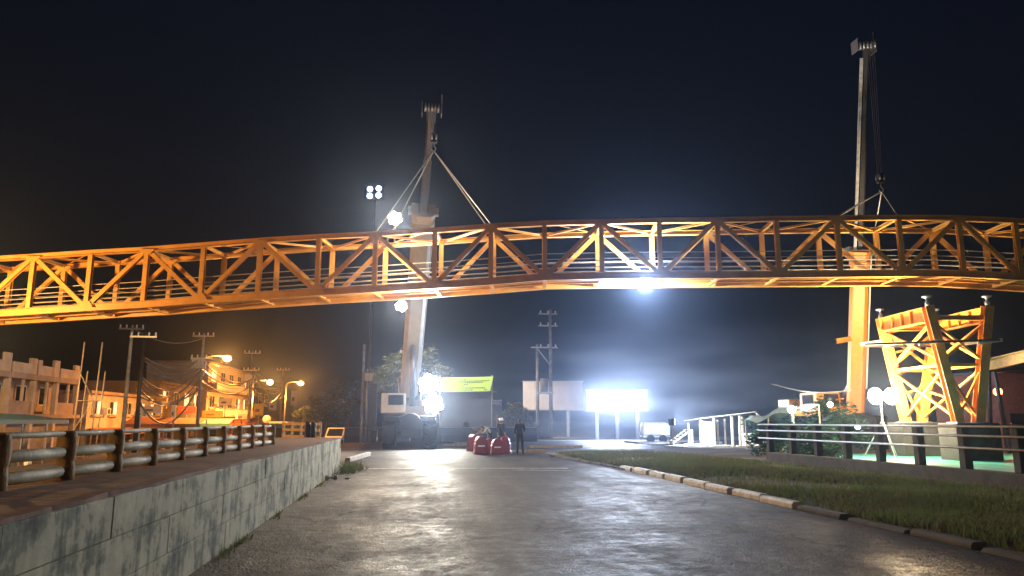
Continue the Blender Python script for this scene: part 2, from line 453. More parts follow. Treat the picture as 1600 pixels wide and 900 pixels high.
pts = [(-2.16+abs(random.gauss(0,.05)), random.choice((7.2,9.6,10.4,13.1,15.8,16.4,19.0,21.5,22.6))+random.gauss(0,.28), 0) for _ in range(320)]
grass('wall_weeds', pts, .02, .08, 'small weeds growing along the foot of the left wall')
par = empty('parapet_railing', (12.75, 18, 0), 'dark parapet with three steel rails behind the right grass verge', 'railing')
M_PAR = mat('dark_parapet', (.06,.06,.065), .8, var=.35, scale=3, bump=.2)
MB().box((12.6,8,0),(12.9,25.5,.47)).build('parapet', M_PAR, par, bevel=.02)
for y in [9.6+1.58*i for i in range(11)]:
    MB().box((12.65,y-.10,.47),(12.85,y+.10,1.47)).build('post', M_PAR, par, bevel=.02)
for z in (.95,1.22,1.43):
    MB().tube((12.62,8,z),(12.62,26,z),.028).build('rail', M_STEEL, par, True)

# ------------------------------------------------------------------ footbridge
AZ = math.radians(9.9)
BD = V((math.cos(AZ), -math.sin(AZ), 0))           # along the bridge
BN = V((math.sin(AZ), math.cos(AZ), 0))            # across, away from the camera
B0 = P(851, 400, 32.0); B0.z = 0
def on_near(x, y):
    u, k = ray(x, y); d = FW + RT*u + V((0,0,k))
    t = (B0.dot(BN)) / d.dot(BN)
    p = d*t; return (p - B0).dot(BD), p.z + H
TOPS = [(49,401),(139,395),(227,390),(316,383),(405,376),(497,370),(586,366),(679,360),(767,354),(851,349),(940,347),(1031,345),(1122,344),(1215,342),(1310,341),(1407,340),(1501,341),(1590,345)]
BOTS = [(49,487),(139,481),(227,476),(316,469),(405,463),(497,457),(586,452),(679,446),(767,440),(851,433),(940,431),(1031,430),(1122,430),(1215,429),(1310,428),(1407,427),(1501,428),(1590,433)]
nodes = []
for (a, b), (c, d) in zip(TOPS, BOTS):
    s0, zt = on_near(a, b); s1, zb = on_near(c, d); nodes.append([(s0+s1)/2, zb, zt])
pl = nodes[1][0]-nodes[0][0]
for k in range(3): nodes.insert(0, [nodes[0][0]-pl, nodes[0][1]-.14, nodes[0][2]-.14])
pr = nodes[-1][0]-nodes[-2][0]
for k in range(3): nodes.append([nodes[-1][0]+pr, nodes[-1][1]-.17, nodes[-1][2]-.17])
I0 = 3                                             # index of the first visible node, a top node
BW = 2.2
def bp(i, top, far):
    s, zb, zt = nodes[i]
    return B0 + BD*s + BN*(BW if far else 0) + V((0,0,zt if top else zb))
bridge = empty('footbridge', B0 + V((0,0,6)), 'long orange steel truss footbridge spanning the road, slung from two cranes', 'bridge')
N = len(nodes)
UPN = tuple(BN)
for far in (0, 1):
    for top in (0, 1):
        m_ = MB()
        for i in range(N-1):
            m_.ibeam(bp(i,top,far) - BD*(.02), bp(i+1,top,far) + BD*(.02), .22, .22 if top else .31, .024)
        m_.build('top_chord' if top else 'bottom_chord', M_ORANGE, bridge)
    for i in range(N):
        b, t = bp(i,0,far), bp(i,1,far)
        MB().ibeam(b + V((0,0,.155)), t - V((0,0,.11)), .20, .19, .02, UPN).build('post', M_ORANGE, bridge)
        # gusset plates where the diagonals gather
        top_node = ((i - I0) % 2 == 0)
        c = t if top_node else b
        zz = -.20 if top_node else .24
        for off in (-.122, .122):
            g = c + BN*off
            w = .42; q = [g - BD*w*.9, g + BD*w*.9, g + BD*w*.45 + V((0,0,zz*1.2)), g - BD*w*.45 + V((0,0,zz*1.2))]
            n3 = BN*.008
            MB().add([p - n3 for p in q] + [p + n3 for p in q], [(0,1,2,3),(7,6,5,4),(0,4,5,1),(1,5,6,2),(2,6,7,3),(3,7,4,0)]).build('gusset_plate', M_ORANGE, bridge)
    for i in range(N-1):
        up = ((i - I0) % 2 == 0)                      # from a top node down to the next bottom node
        a, b = (bp(i,1,far), bp(i+1,0,far)) if up else (bp(i,0,far), bp(i+1,1,far))
        d = (b-a).normalized()
        MB().ibeam(a + d*.28, b - d*.28, .19, .16, .018, UPN).build('diagonal', M_ORANGE, bridge)
    # handrails inside each truss
    for hz in (.30,.52,.72,.98):
        m_ = MB(); off = BN*(-.14 if far else .14)
        m_.path([bp(i,0,far) + off + V((0,0,hz+.1)) for i in range(N)], .02, 6)
        m_.build('handrail', mat('rail_steel', (.55,.50,.42), .45, .3), bridge)
for i in range(N):
    MB().ibeam(bp(i,1,0)+BN*.115, bp(i,1,1)-BN*.115, .13, .15, .016).build('top_strut', M_ORANGE, bridge)
    MB().ibeam(bp(i,0,0)+BN*.115-V((0,0,.02)), bp(i,0,1)-BN*.115-V((0,0,.02)), .16, .20, .018).build('floor_beam', M_ORANGE, bridge)
for i in range(N-1):
    a, b = (bp(i,1,0), bp(i+1,1,1)) if (i-I0) % 2 == 0 else (bp(i,1,1), bp(i+1,1,0))
    d = (b-a).normalized()
    MB().ibeam(a+d*.3-V((0,0,.03)), b-d*.3-V((0,0,.03)), .10, .09, .014).build('top_brace', M_ORANGE, bridge)
    a, b = (bp(i,1,1), bp(i+1,1,0)) if (i-I0) % 2 == 0 else (bp(i,1,0), bp(i+1,1,1))
    if i % 3 == 0:
        d = (b-a).normalized(); MB().beam(a+d*.3+V((0,0,.03)), b-d*.3+V((0,0,.03)), .07, .012).build('top_brace', M_ORANGE, bridge)
for w in (.38, .66):
    m_ = MB()
    for i in range(N-1):
        m_.ibeam(bp(i,0,0)+BN*BW*w+V((0,0,-.0)), bp(i+1,0,0)+BN*BW*w+V((0,0,-.0)), .09, .12, .014)
    m_.build('stringer', M_ORANGE, bridge)
for k, i in enumerate(range(0, N-1)):
    m_ = MB(); a, b = bp(i,0,0), bp(i+1,0,0)
    for t in range(6):
        p = a.lerp(b, (t+.5)/6) + V((0,0,.10))
        m_.beam(p+BN*.14, p+BN*(BW-.14), .035, .02)
    m_.build('floor_slats', M_ORANGE, bridge)['kind'] = 'stuff'

# ------------------------------------------------------------------ V shaped steel pier on the right
M_PIER = mat('pier_paint', (.74,.31,.05), .42, var=.15, scale=3, bump=.05)
pier = empty('steel_pier', (22, 30, 0), 'orange lattice bridge pier of four splayed legs at the far right', 'pier')
A1, A0 = P(1376,497,34.2), P(1416,660,34.2)
C1, C0 = P(1462,497,34.2), P(1440,660,34.2)
Bt, Bb = P(1449,478,30.4), P(1498,661,30.4)
D1, D0 = P(1543,478,30.4), P(1528,661,30.4)
for a, b in ((A0,A1),(C0,C1),(Bb,Bt),(D0,D1)):
    MB().ibeam(a, b, .36, .36, .03, BN).build('leg', M_PIER, pier)
    MB().cbox(a + V((0,0,.02)), (.6,.6,.04)).build('base_plate', M_STEEL, pier)
    MB().lathe(b, (0,0,1), [(.09,0),(.09,.18),(.05,.2),(.05,.32),(.17,.36),(.19,.42),(.06,.46)], 14).build('jack', M_STEEL, pier, True)
for a, b in ((A1,Bt),(C1,D1)):
    d = (b-a).normalized()
    MB().ibeam(a+d*.23-V((0,0,.35)), b-d*.23-V((0,0,.35)), .34, .62, .03).build('cap_beam', M_PIER, pier)
    for t in (.3,.5,.7):
        p = a.lerp(b, t) - V((0,0,.35))
        MB().cbox(p, (.30,.03,.55)).build('stiffener', M_PIER, pier)
for a, b in ((A1,C1),(Bt,D1)):
    d = (b-a).normalized()
    MB().ibeam(a+d*.23-V((0,0,.5)), b-d*.23-V((0,0,.5)), .2, .2, .02).build('cross_beam', M_PIER, pier)
def brace(l0, l1, r0, r1):
    def q(a, b, t): return a.lerp(b, t)
    for (s, e) in ((.03,.46),(.52,.86)):
        for k in (0, 1):
            a = q(l0,l1,s if k else e); b = q(r0,r1,e if k else s); d = (b-a).normalized(); off = BN*(.05 if k else -.05)
            MB().beam(a+d*.2+off, b-d*.2+off, .11, .09).build('brace', M_PIER, pier)
    a, b = q(l0,l1,.49), q(r0,r1,.49); d = (b-a).normalized()
    MB().beam(a+d*.2, b-d*.2, .14, .12).build('strut', M_PIER, pier)
brace(A0,A1,Bb,Bt); brace(C0,C1,D0,D1); brace(A0,A1,C0,C1); brace(Bb,Bt,D0,D1)
for a, b, w in ((A0,C0,1),(Bb,D0,1)):
    c = (a+b)/2
    MB().box((c.x-.95,c.y-.55,0),(c.x+.95,c.y+.55,a.z-.0)).build('pedestal', mat('dark_concrete', (.045,.045,.045), .85, var=.3, scale=2), pier, bevel=.03)
for (xa_, ya_, xb_, yb_, D_) in ((1352,538,1562,531,29.9),(1350,541,1470,541,33.6)):
    MB().tube(P(xa_,ya_,D_), P(xb_,yb_,D_), .05).build('scaffold_pipe', M_DARKST, pier)
for (xa_, ya_, D_) in ((1362,536,33.9),(1398,537,33),(1455,535,30.1),(1548,534,30.1),(1520,536,33)):
    p_ = P(xa_,ya_,D_); MB().beam(p_-BD*.5-V((0,0,.06)), p_+BD*.45+V((0,0,.08)), .12, .14).build('bracket', mat('pale_bracket', (.6,.55,.45), .5), pier)
for k in range(4):
    p_ = A0.lerp(A1,.25+.2*k); q_ = C0.lerp(C1,.35+.2*k); MB().beam(p_, q_, .09,.09).build('brace', M_PIER, pier)
    p_ = Bb.lerp(Bt,.2+.2*k); q_ = C0.lerp(C1,.3+.2*k); MB().beam(p_, q_, .08,.08).build('brace', M_PIER, pier)
# teal painted slab behind the parapet
struct(MB().add([(14.2,14,.012),(30,14,.012),(30,33,.012),(17,33.5,.012)], [(0,1,2,3)]).build('teal_slab', mat('teal_paint', (.06,.42,.36), .5, var=.25, scale=1.2)))
# yellow box girder on trestles behind the pier
gir = empty('girder_segment', P(1570,600,37), 'pale yellow box girder segment resting beyond the pier at right edge', 'girder')
g0, g1 = P(1536,572,37), P(1640,548,35)
MB().ibeam(g0, g1, .5, .55, .05).build('girder', mat('yellow_girder', (.62,.45,.20), .5), gir)
for t in (.12,.85):
    p = g0.lerp(g1, t)
    for s in (-.5,.5): MB().beam((p.x+s,p.y,0),(p.x+s*.3,p.y,p.z-.28),.14,.14).build('leg', M_DARKST, gir)
    MB().beam((p.x-.6,p.y,p.z-.33),(p.x+.6,p.y,p.z-.33),.16,.1).build('crossbar', M_DARKST, gir)

# ------------------------------------------------------------------ cranes
def tyre(c, r, w, name, parent):
    t = MB().lathe(V(c)-V((w/2,0,0)), (1,0,0), [(r*.62,0),(r*.9,0),(r,w*.12),(r,w*.88),(r*.9,w),(r*.62,w)], 28).build(name, M_RUBBER, parent, True)
    lug = MB()
    for k in range(22):
        a = 2*math.pi*k/22
        for s in (-1, 1):
            p = V(c) + V((s*w*.24, math.cos(a+s*.07)*r*1.0, math.sin(a+s*.07)*r*1.0))
            M_ = Matrix.Translation(p) @ Matrix.Rotation(a+s*.07, 4, 'X') @ Matrix.Rotation(s*.5, 4, 'Y' if False else 'Y')
            lug.box((-w*.24,-.035,-.035),(w*.24,.035,.035), M_)
    lug.build('tread', M_RUBBER, t)
    MB().lathe(V(c)-V((w*.42,0,0)), (1,0,0), [(r*.3,0),(r*.6,.01),(r*.6,w*.84-.01),(r*.3,w*.84)], 20).build('rim', M_CREAM, t, True)
    return t
def boxboom(p0, p1, w, h, w1=None, h1=None, side=V((1,0,0))):
    d = (p1-p0).normalized(); x = (side - d*side.dot(d)).normalized(); y = d.cross(x)
    w1 = w1 or w; h1 = h1 or h
    def ring(c, a, b):
        return [c+x*(-a/2)+y*(-b*.30), c+x*(-a*.32)+y*(-b/2), c+x*(a*.32)+y*(-b/2), c+x*(a/2)+y*(-b*.30), c+x*(a/2)+y*(b/2), c+x*(-a/2)+y*(b/2)]
    n = 6
    return MB().add(ring(p0,w,h)+ring(p1,w1,h1), [(i,(i+1)%n,n+(i+1)%n,n+i) for i in range(n)] + [tuple(range(n-1,-1,-1)), tuple(range(n,2*n))])
def crane(cx, fy, A, B, t1, paint, paint2, w1, w2, label, hook, hookz, sling, side=V((1,0,0)), cabside=-1, dark=M_DARKST):
    c = empty('mobile_crane', (cx, fy+4, 0), label, 'crane', 'mobile cranes holding the bridge')
    # carrier
    MB().box((cx-.95,fy+.2,.75),(cx+.95,fy+9,1.45)).build('chassis', dark, c, bevel=.05)
    m_ = MB().lathe((cx+.05,fy-.1,1.35), (0,1,0), [(.05,0),(.60,.03),(.66,.1),(.66,1.6)], 24); m_.build('hood', dark, c, True)
    MB().box((cx-1.45,fy+.1,1.5),(cx-.55,fy+1.8,1.86)).build('fender', dark, c, bevel=.06)
    MB().box((cx+.55,fy+.1,1.5),(cx+1.45,fy+1.8,1.86)).build('fender', dark, c, bevel=.06)
    MB().box((cx-.74,fy-.25,.62),(cx+.74,fy-.02,1.02)).build('bumper', dark, c, bevel=.04)
    for s in (-1, 1):
        tyre((cx+s*1.16,fy+.75,.84), .84, .78, 'wheel', c); tyre((cx+s*1.17,fy+7.2,.8), .8, .66, 'wheel', c)
        hl = MB().lathe((cx+s*.58,fy-.26,.85), (0,-1,0), [(.11,0),(.11,.05),(.09,.07)], 14).build('headlight', M_GLASS, c, True)
        for yy in (fy+8.7,):
            MB().box((cx+s*1.0,yy+.1,.6),(cx+s*1.5,yy+.42,.85)).build('outrigger_beam', paint, c)
            MB().tube((cx+s*1.42,yy+.26,.1),(cx+s*1.42,yy+.26,1.1),.06).build('outrigger_jack', M_STEEL, c)
            MB().tube((cx+s*1.42,yy+.26,.0),(cx+s*1.42,yy+.26,.09),.26,n=14).build('outrigger_pad', M_STEEL, c)
    MB().tube((cx-1.0,fy+.95,.8),(cx+1.0,fy+.95,.8),.2).build('axle', dark, c)
    # turntable, cab, deck, counterweight
    MB().lathe((cx,fy+3.4,1.45), (0,0,1), [(.9,0),(1.0,.1),(1.0,.35)], 24).build('turntable', dark, c, True)
    MB().box((cx-1.35,fy+2.2,1.85),(cx+.9,fy+6.2,2.42)).build('deck', paint, c, bevel=.05)
    cab = MB().add([V(p) for p in ((cx-1.72,fy+1.6,2.0),(cx-.28,fy+1.6,2.0),(cx-.28,fy+3.7,2.0),(cx-1.72,fy+3.7,2.0),(cx-1.72,fy+1.75,3.2),(cx-.28,fy+1.75,3.2),(cx-.28,fy+3.6,3.2),(cx-1.72,fy+3.6,3.2))], [(0,3,2,1),(4,5,6,7),(0,1,5,4),(1,2,6,5),(2,3,7,6),(3,0,4,7)]).build('cab', paint, c, bevel=.06)
    MB().add([V(p) for p in ((cx-1.30,fy+1.63,2.5),(cx-.42,fy+1.63,2.5),(cx-.42,fy+1.705,3.08),(cx-1.30,fy+1.705,3.08))] , [(0,1,2,3)]).build('windscreen', M_GLASS, cab)
    MB().box((cx-1.74,fy+2.1,2.5),(cx-1.725,fy+3.3,3.05)).build('side_window', M_GLASS, cab)
    MB().box((cx-1.2,fy+5.9,1.9),(cx+1.2,fy+7.3,2.9)).build('counterweight', paint, c, bevel=.06)
    # boom
    d = (B-A).normalized(); L = (B-A).length
    q1 = A + d*L*t1
    bm_ = boxboom(A - d*.6, q1, w1, w1*1.15, side=side).build('main_boom', paint, c, bevel=.03)
    xs = (side - d*side.dot(d)).normalized(); yd = d.cross(xs)
    MB().beam(A+d*1.0+xs*(w1/2+.05)+yd*.1, q1-d*.3+xs*(w1/2+.05)+yd*.1, .08, .10).build('hose_track', M_WHITE, bm_)
    MB().beam(A+d*3.5+xs*(w1/2+.012)-yd*w1*.2, q1-d*.3+xs*(w1/2+.012)-yd*w1*.2, .02, .12).build('hose_slot', dark, bm_)
    for k in (0, 1):
        boxboom(q1-d*(.12+.55*k), q1-d*(-.10+.55*k), w1*1.14, w1*1.3, side=side).build('boom_collar', paint, bm_, bevel=.02)
    for s in (-1, 1):
        MB().box((-.10,-.25,-.18),(.10,.25,.18), Matrix.Translation(q1+xs*s*(w1*.57+.08))).build('collar_bracket', M_STEEL, bm_)
    q2 = A + d*L*(t1+(1-t1)*.5)
    boxboom(q1, q2, w2, w2*1.2, side=side).build('telescope_section', paint2, c)
    boxboom(q2, B, w2*.84, w2, side=side).build('telescope_section', paint2, c)
    # head with sheaves
    hd = boxboom(B-d*.75, B, w2*1.05, w2*1.5, w2*1.2, w2*1.3, side=side).build('boom_head', paint2, c)
    for k in range(5):
        MB().lathe(B + xs*(-.36+.16*k) - V((0,.1,.05)), xs, [(.08,0),(.24,.0),(.20,.04),(.24,.08),(.08,.08)], 18).build('sheave', M_STEEL, hd, True)
    MB().box((-.5,-.06,-.32),(-.46,.5,.3), Matrix.Translation(B)).build('side_plate', M_STEEL, hd)
    MB().box((.46,-.06,-.32),(.5,.5,.3), Matrix.Translation(B)).build('side_plate', M_STEEL, hd)
    MB().tube(B+V((.48,.1,.25)), B+V((.48,.1,.75)), .035).build('light_mast', M_STEEL, hd)
    # lift cylinder
    e = A + d*L*t1*.45 - yd*0 
    MB().tube(V((cx+.1,fy+2.6,2.35)), A.lerp(q1,.28)-V((0,w1*.5,.0)), .17).build('lift_cylinder', M_STEEL, c, True)
    for s in (-1, 1):
        MB().add([V((cx+s*.62,fy+4.2,2.4)),V((cx+s*.62,fy+6.2,2.4)),V((A.x+s*.70,A.y+.3,A.z+.35)),V((A.x+s*.70,A.y-.3,A.z+.35)),V((cx+s*.70,fy+4.2,2.4)),V((cx+s*.70,fy+6.2,2.4)),V((A.x+s*.78,A.y+.3,A.z+.35)),V((A.x+s*.78,A.y-.3,A.z+.35))], [(0,1,2,3),(7,6,5,4),(0,4,5,1),(1,5,6,2),(2,6,7,3),(3,7,4,0)]).build('boom_bracket', paint, c)
    # ropes and hook block
    hk = hook
    for s in (-.10,-.035,.035,.10):
        MB().tube(B+xs*s*1.6-V((0,.28,.1)), hk+V((s,0,.35)), .012, n=5).build('hoist_rope', M_STEEL, c)
    hb = MB().box((hk.x-.16,hk.y-.1,hk.z-.05),(hk.x+.16,hk.y+.1,hk.z+.42)).build('hook_block', dark, c, bevel=.05)
    for s in (-.1,.1): MB().lathe(hk+V((s-.03,0,.22)), (1,0,0), [(.06,0),(.17,0),(.17,.06),(.06,.06)], 16).build('hook_sheave', M_STEEL, hb, True)
    MB().path([hk+V((0,0,-.05)), hk+V((0,0,-.2)), hk+V((.09,0,-.3)), hk+V((.07,0,-.42)), hk+V((-.04,0,-.45)), hk+V((-.11,0,-.36))], .03, 8).build('hook', M_STEEL, hb, True)
    return c, hk - V((0,0,.42))
def slings(hk, targets, label):
    s = empty('lifting_sling', hk, label, 'sling', 'slings holding the bridge')
    for p in targets:
        MB().tube(hk, p, .028, n=6).build('sling_leg', mat('wire_rope', (.30,.29,.28), .5, .5), s)
    return s
TA, TB = P(640,600,47.5), P(675,168,34.6)
hook1 = P(678,222,33.1)
cr1, hk1 = crane(.02, 43.2, TA, TB, .68, M_CREAM, mat('grey_boom', (.06,.06,.062), .5), 1.12, .42, 'cream mobile crane on the road, boom rising behind the bridge', hook1, 0, None)
i586, i767 = I0+6, I0+8
slings(hk1, [bp(i586,1,0)+V((0,0,.1)), bp(i586,1,1)+V((0,0,.1)), bp(i767,1,0)+V((0,0,.1)), bp(i767,1,1)+V((0,0,.1))], 'wire slings from the hook above the lamp down to the bridge')
# painted name running up the boom side, too small to read
dd = (TB-TA).normalized(); xs = (V((1,0,0)) - dd*dd.x).normalized(); yd = dd.cross(xs)
nm = MB()
p0 = P(646,562,46.2)
L_ = (TB-TA).length
base_t = (p0-TA).dot(dd)
for k in range(6):
    c0 = TA + dd*(base_t + .34*k) + xs*.565 + yd*.28 
    for (u0,u1,v0,v1) in ((0,.05,-.14,.14),(.05,.17,-.14,-.09) if k % 2 else (.05,.17,.09,.14),(.17,.22,-.14,.14)):
        q = [c0+dd*u0+yd*v0, c0+dd*u1+yd*v0, c0+dd*u1+yd*v1, c0+dd*u0+yd*v1]
        nm.add(q, [(0,1,2,3)])
pc = nm.build('painted_name', mat('brown_lettering', (.12,.05,.04), .6, bump=0)); adopt(pc, cr1)
TA2, TB2 = P(1337,632,42), P(1354,70,33.5)
hook2 = P(1376,285,31.9)
cr2, hk2 = crane(P(1337,658,42).x-.1, 38.0, TA2, TB2, .46, mat('orange_crane_paint', (.75,.28,.035), .4, var=.12), mat('slate_boom', (.05,.05,.055), .4), .92, .30, 'orange mobile crane with tall pale boom behind the right bushes', hook2, 0, None, side=V((.8,-.6,0)))
dd2 = (TB2-TA2).normalized(); q1_ = TA2 + dd2*(TB2-TA2).length*.46; xs2 = (V((1,0,0)) - dd2*dd2.x).normalized()
o = MB().beam(q1_-xs2*.30, TB2-xs2*.24-dd2*.6, .13, .13).build('lit_face_strip', mat('pale_strip', (.62,.62,.64), .45)); adopt(o, cr2)  # pale colour stands in for light along the boom's narrow left face
i1310, i1407 = I0+14, I0+15
slings(hk2, [bp(i1310,1,0)+V((0,0,.1)), bp(i1310,1,1)+V((0,0,.1)), bp(i1407,1,0)+V((0,0,.1)), bp(i1407,1,1)+V((0,0,.1))], 'short wire slings at the right end beside the tall pale boom')
p = P(1322,532,39.8)
o = MB().ibeam(P(1308,533,39.3), P(1330,529,39.6), .2, .26, .03).build('side_bracket', MATS['orange_crane_paint']); adopt(o, cr2)

# ------------------------------------------------------------------ work lights
WARM = (1.0, .80, .58); COOL = (.64, .76, 1.0); NEUT = (1.0, .95, .83); SOD = (1.0, .34, .055)
def flood(name, c, aim, r, label, col, e_vis, watts, mount=None, group=None, spot=None, housing=M_DARKST):
    """round floodlight head with a lens, yoke and its lamp"""
    c = V(c); a = (V(aim)-c).normalized()
    t = empty(name, c, label, 'lamp', group)
    MB().lathe(c-a*r*.9, a, [(r*.25,0),(r*.6,r*.15),(r*.95,r*.6),(r*1.06,r*.88),(r*1.06,r*.98)], 22).build('housing', housing, t, True)
    xa = a.cross(V((0,0,1))).normalized(); ya = xa.cross(a)
    lm = emit(name+'_lens_%d' % int(e_vis*10) + '%.2f' % col[2], col, e_vis)
    for k in range(7):
        o_ = V((0,0,0)) if k == 0 else (xa*math.cos(k*1.0472+.3) + ya*math.sin(k*1.0472+.3))*r*.68
        MB().lathe(c+o_+a*r*.10, a, [(r*.36,0),(r*.33,r*.08),(r*.12,r*.13)], 14).build('lens', lm, t, True)
    if mount is not None:
        MB().tube(c-a*r*.8, V(mount), .04).build('bracket', M_STEEL, t)
    light('lamp_light', c + a*(r*.45), watts, col, r*.6, t, spot, c + a*10)
    return t
CAMP = V((0,0,H))
# two warm heads clamped to the bridge by the crane
c = P(617,341,33.0)
flood('bridge_floodlight', c, c+V((-.05,-1,-.5)), .32, 'bright warm floodlight standing above the bridge top chord', WARM, 40, 2300, mount=bp(i586,1,1)+V((.4,0,.1)), group='warm floodlights on the bridge')
c = P(627,478,33.2)
flood('bridge_floodlight', c, c+V((-.1,-1,-.3)), .26, 'bright warm floodlight hanging just under the bridge floor', WARM, 40, 1300, mount=bp(I0+6,0,1)+V((1.0,-.3,-.1)), group='warm floodlights on the bridge')
# paired floodlights beside the crane
mb = V((1.75,45.2,0))
MB().beam((.95,45.3,2.2),(1.9,45.3,2.2),.1,.12)
o = MB().tube((1.75,45.3,1.9),(1.75,45.3,4.3),.05).build('lamp_post', M_STEEL); adopt(o, cr1)
o = MB().beam((.88,45.3,2.15),(1.8,45.3,2.15),.1,.1).build('lamp_arm', M_STEEL); adopt(o, cr1)
D1_ = (mb-V((0,0,0))).dot(FW)
for (x, y, r, lab) in ((670,600,.62,'upper big yellowish floodlight beside the crane, near the green banner'),(677,632,.58,'lower big yellowish floodlight beside the crane tyres')):
    c = P(x, y, D1_-.5)
    flood('mast_floodlight', c, c+V((.05,-1,-.12)), r, lab, NEUT, 40, 2600, mount=(mb.x,mb.y,c.z), group='big floodlights by the crane', spot=125)
# unseen cool work light added to brighten the timber stall
def stand_light(gl, hz_, watts, label, aim):
    t = empty('added_work_light', gl, label, 'lamp')
    for q in range(3):
        a = q*2.09; MB().tube(gl+V((0,0,hz_*.4)), gl+V((math.cos(a)*.7,math.sin(a)*.7,0)), .02).build('leg', M_STEEL, t)
    MB().tube(gl+V((0,0,hz_*.3)), gl+V((0,0,hz_-.2)), .03).build('stem', M_STEEL, t)
    MB().box((gl.x-.16,gl.y-.26,hz_-.2),(gl.x+.06,gl.y+.26,hz_+.2)).build('housing', M_DARKST, t, bevel=.02)
    MB().box((gl.x+.062,gl.y-.23,hz_-.17),(gl.x+.075,gl.y+.23,hz_+.17)).build('lens', emit('cool_lens', COOL, 30), t)
    light('lamp_light', gl+V((.22,.05,hz_)), watts, COOL, .15, t, 150, gl+V((.22,.05,hz_))+aim, .4)
stand_light(G(1052,699), 1.5, 5000, 'added cool work light on a low stand to brighten the timber stall', V((8,3.5,.2)))
# lamp slung under the middle of the bridge floor
iu = I0+11
bc = (bp(iu,0,0)+bp(iu,0,1))/2 - BD*.55 - V((0,0,.42))
t = empty('underfloor_lamp', bc, 'cool white lamp slung under the bridge floor where it shines brightest', 'lamp')
MB().box((bc.x-.3,bc.y-.1,bc.z-.06),(bc.x+.3,bc.y+.1,bc.z+.02)).build('housing', M_STEEL, t, bevel=.02)
MB().box((bc.x-.27,bc.y-.08,bc.z+.022),(bc.x+.27,bc.y+.08,bc.z+.03)).build('lens', emit('under_lens', COOL, 30), t)
for s in (-.25,.25): MB().tube((bc.x+s,bc.y,bc.z),(bc.x+s,bc.y,bc.z+.34),.012).build('hanger', M_STEEL, t)
light('lamp_light', bc+V((0,0,.10)), 5200, (.8,.88,1), .12, t)
# tripod light at the pier foot
c = P(1380,619,32.2); f0 = V((c.x, c.y+.2, 0))
t = empty('tripod_work_light', f0, 'blazing twin head tripod work light at the foot of the pier', 'lamp')
MB().tube(f0+V((0,0,.7)), f0+V((0,0,c.z-.1)), .035).build('mast', M_STEEL, t)
for s in range(3):
    a = s*2.09+.4; MB().tube(f0+V((0,0,1.6)), f0+V((math.cos(a)*.85,math.sin(a)*.85,0)), .025).build('leg', M_STEEL, t)
MB().tube(c+V((-.5,.2,0)), c+V((.5,.2,0)), .03).build('crossbar', M_STEEL, t)
for s in (-.36,.36):
    h = MB().lathe(c+V((s,.2,0)), (0,-1,0), [(.12,0),(.34,.1),(.37,.2)], 20).build('head', M_DARKST, t, True)
    MB().lathe(c+V((s,0,0)), (0,-1,0), [(.35,0),(.31,.04),(.1,.07)], 20).build('lens', emit('tripod_lens', (1,.86,.62), 60), h, True)
light('lamp_light', c+V((0,-.35,0)), 2500, (1,.76,.46), .25, t)
light('lamp_light', c+V((.1,.5,.1)), 4500, (1,.76,.46), .25, t, 175, c+V((2,1.5,1.6)))
# stadium light mast far left of the crane, four cool heads
sd = 58.0
c = P(585,300,sd); mp = V((c.x+.1,c.y+.25,0))
t = empty('stadium_light_mast', mp, 'tall dark mast with four small blue white floodlights', 'lamp')
MB().tube(mp, V((mp.x,mp.y,c.z+.4)), .16, .09).build('pole', M_DARKST, t)
MB().box((c.x-.8,c.y+.1,c.z-.6),(c.x+.8,c.y+.16,c.z+.6)).build('rack', mat('blue_rack', (.05,.1,.25), .6), t)
for sx in (-.36,.34):
    for sz in (-.3,.28):
        q = c+V((sx,0,sz+(sx*.12)))
        h = MB().lathe(q+V((0,.1,0)), (0,-1,-.15), [(.1,0),(.25,.06),(.27,.12)], 16).build('head', M_DARKST, t, True)
        MB().lathe(q+V((0,-.01,-.01)), (0,-1,-.15), [(.24,0),(.2,.03),(.05,.05)], 16).build('lens', emit('stadium_lens', (.75,.9,1), 6), h, True)
light('lamp_light', c+V((.7,1.2,-.5)), 55000, (1,.90,.74), .3, t, 58, c+V((6.0,11,-14)))  # warm spot added behind the rack to brighten the tree, not the heads' light

# sodium street lamps along the left street
def street_lamp(head, side, label, watts, vis, r=.28, up=False):
    base = V((head.x - side*2.0, head.y, gz(head.x - side*2.0, head.y)))
    t = empty('street_lamp', base, label, 'street lamp', 'sodium street lamps along the left street')
    MB().tube(base, V((base.x,base.y,head.z-.3)), .11, .07).build('pole', M_STEEL, t, True)
    MB().path([(base.x,base.y,head.z-.4),(base.x+side*.25,base.y,head.z+.05),(base.x+side*.9,base.y,head.z+.2),(base.x+side*1.75,base.y,head.z+.18)], .045, 8).build('arm', M_STEEL, t, True)
    hd = MB().ball(head+V((0,0,.14)), .42, 14, (1,.6,.36)).build('head', M_STEEL, t, True)
    MB().ball(head, r, 14, (1,1,.8)).build('bulb', emit('sodium_bulb', (1.0,.50,.13), vis), hd, True)
    light('lamp_light', head - V((0,0,.45)), watts, (1,.53,.17) if up else SOD, .2, t, None if up else 174, head - V((0,0,5)))
    if not up: light('bulb_glow', head - V((0,.5,.1)), watts*.35, SOD, .2, t)
    return t
street_lamp(P(355,560,62), 1, 'nearest glowing orange street lamp, above the tangled wires', 9000, 22, .34)
street_lamp(P(422,597,92), 1, 'middle glowing orange street lamp beside the electricity pole', 11000, 22, .40)
street_lamp(P(470,599,104), 1, 'farthest glowing orange street lamp, just left of the trees', 11000, 22, .40)
street_lamp(V((-13.5,-1.0,6.4)), 1, 'orange street lamp standing left of the near end of the railing', 1500, 22, .3, True)
street_lamp(V((-19.5,30.2,6.0)), 1, 'orange street lamp by the near left end of the bridge', 5200, 22, .3, True)
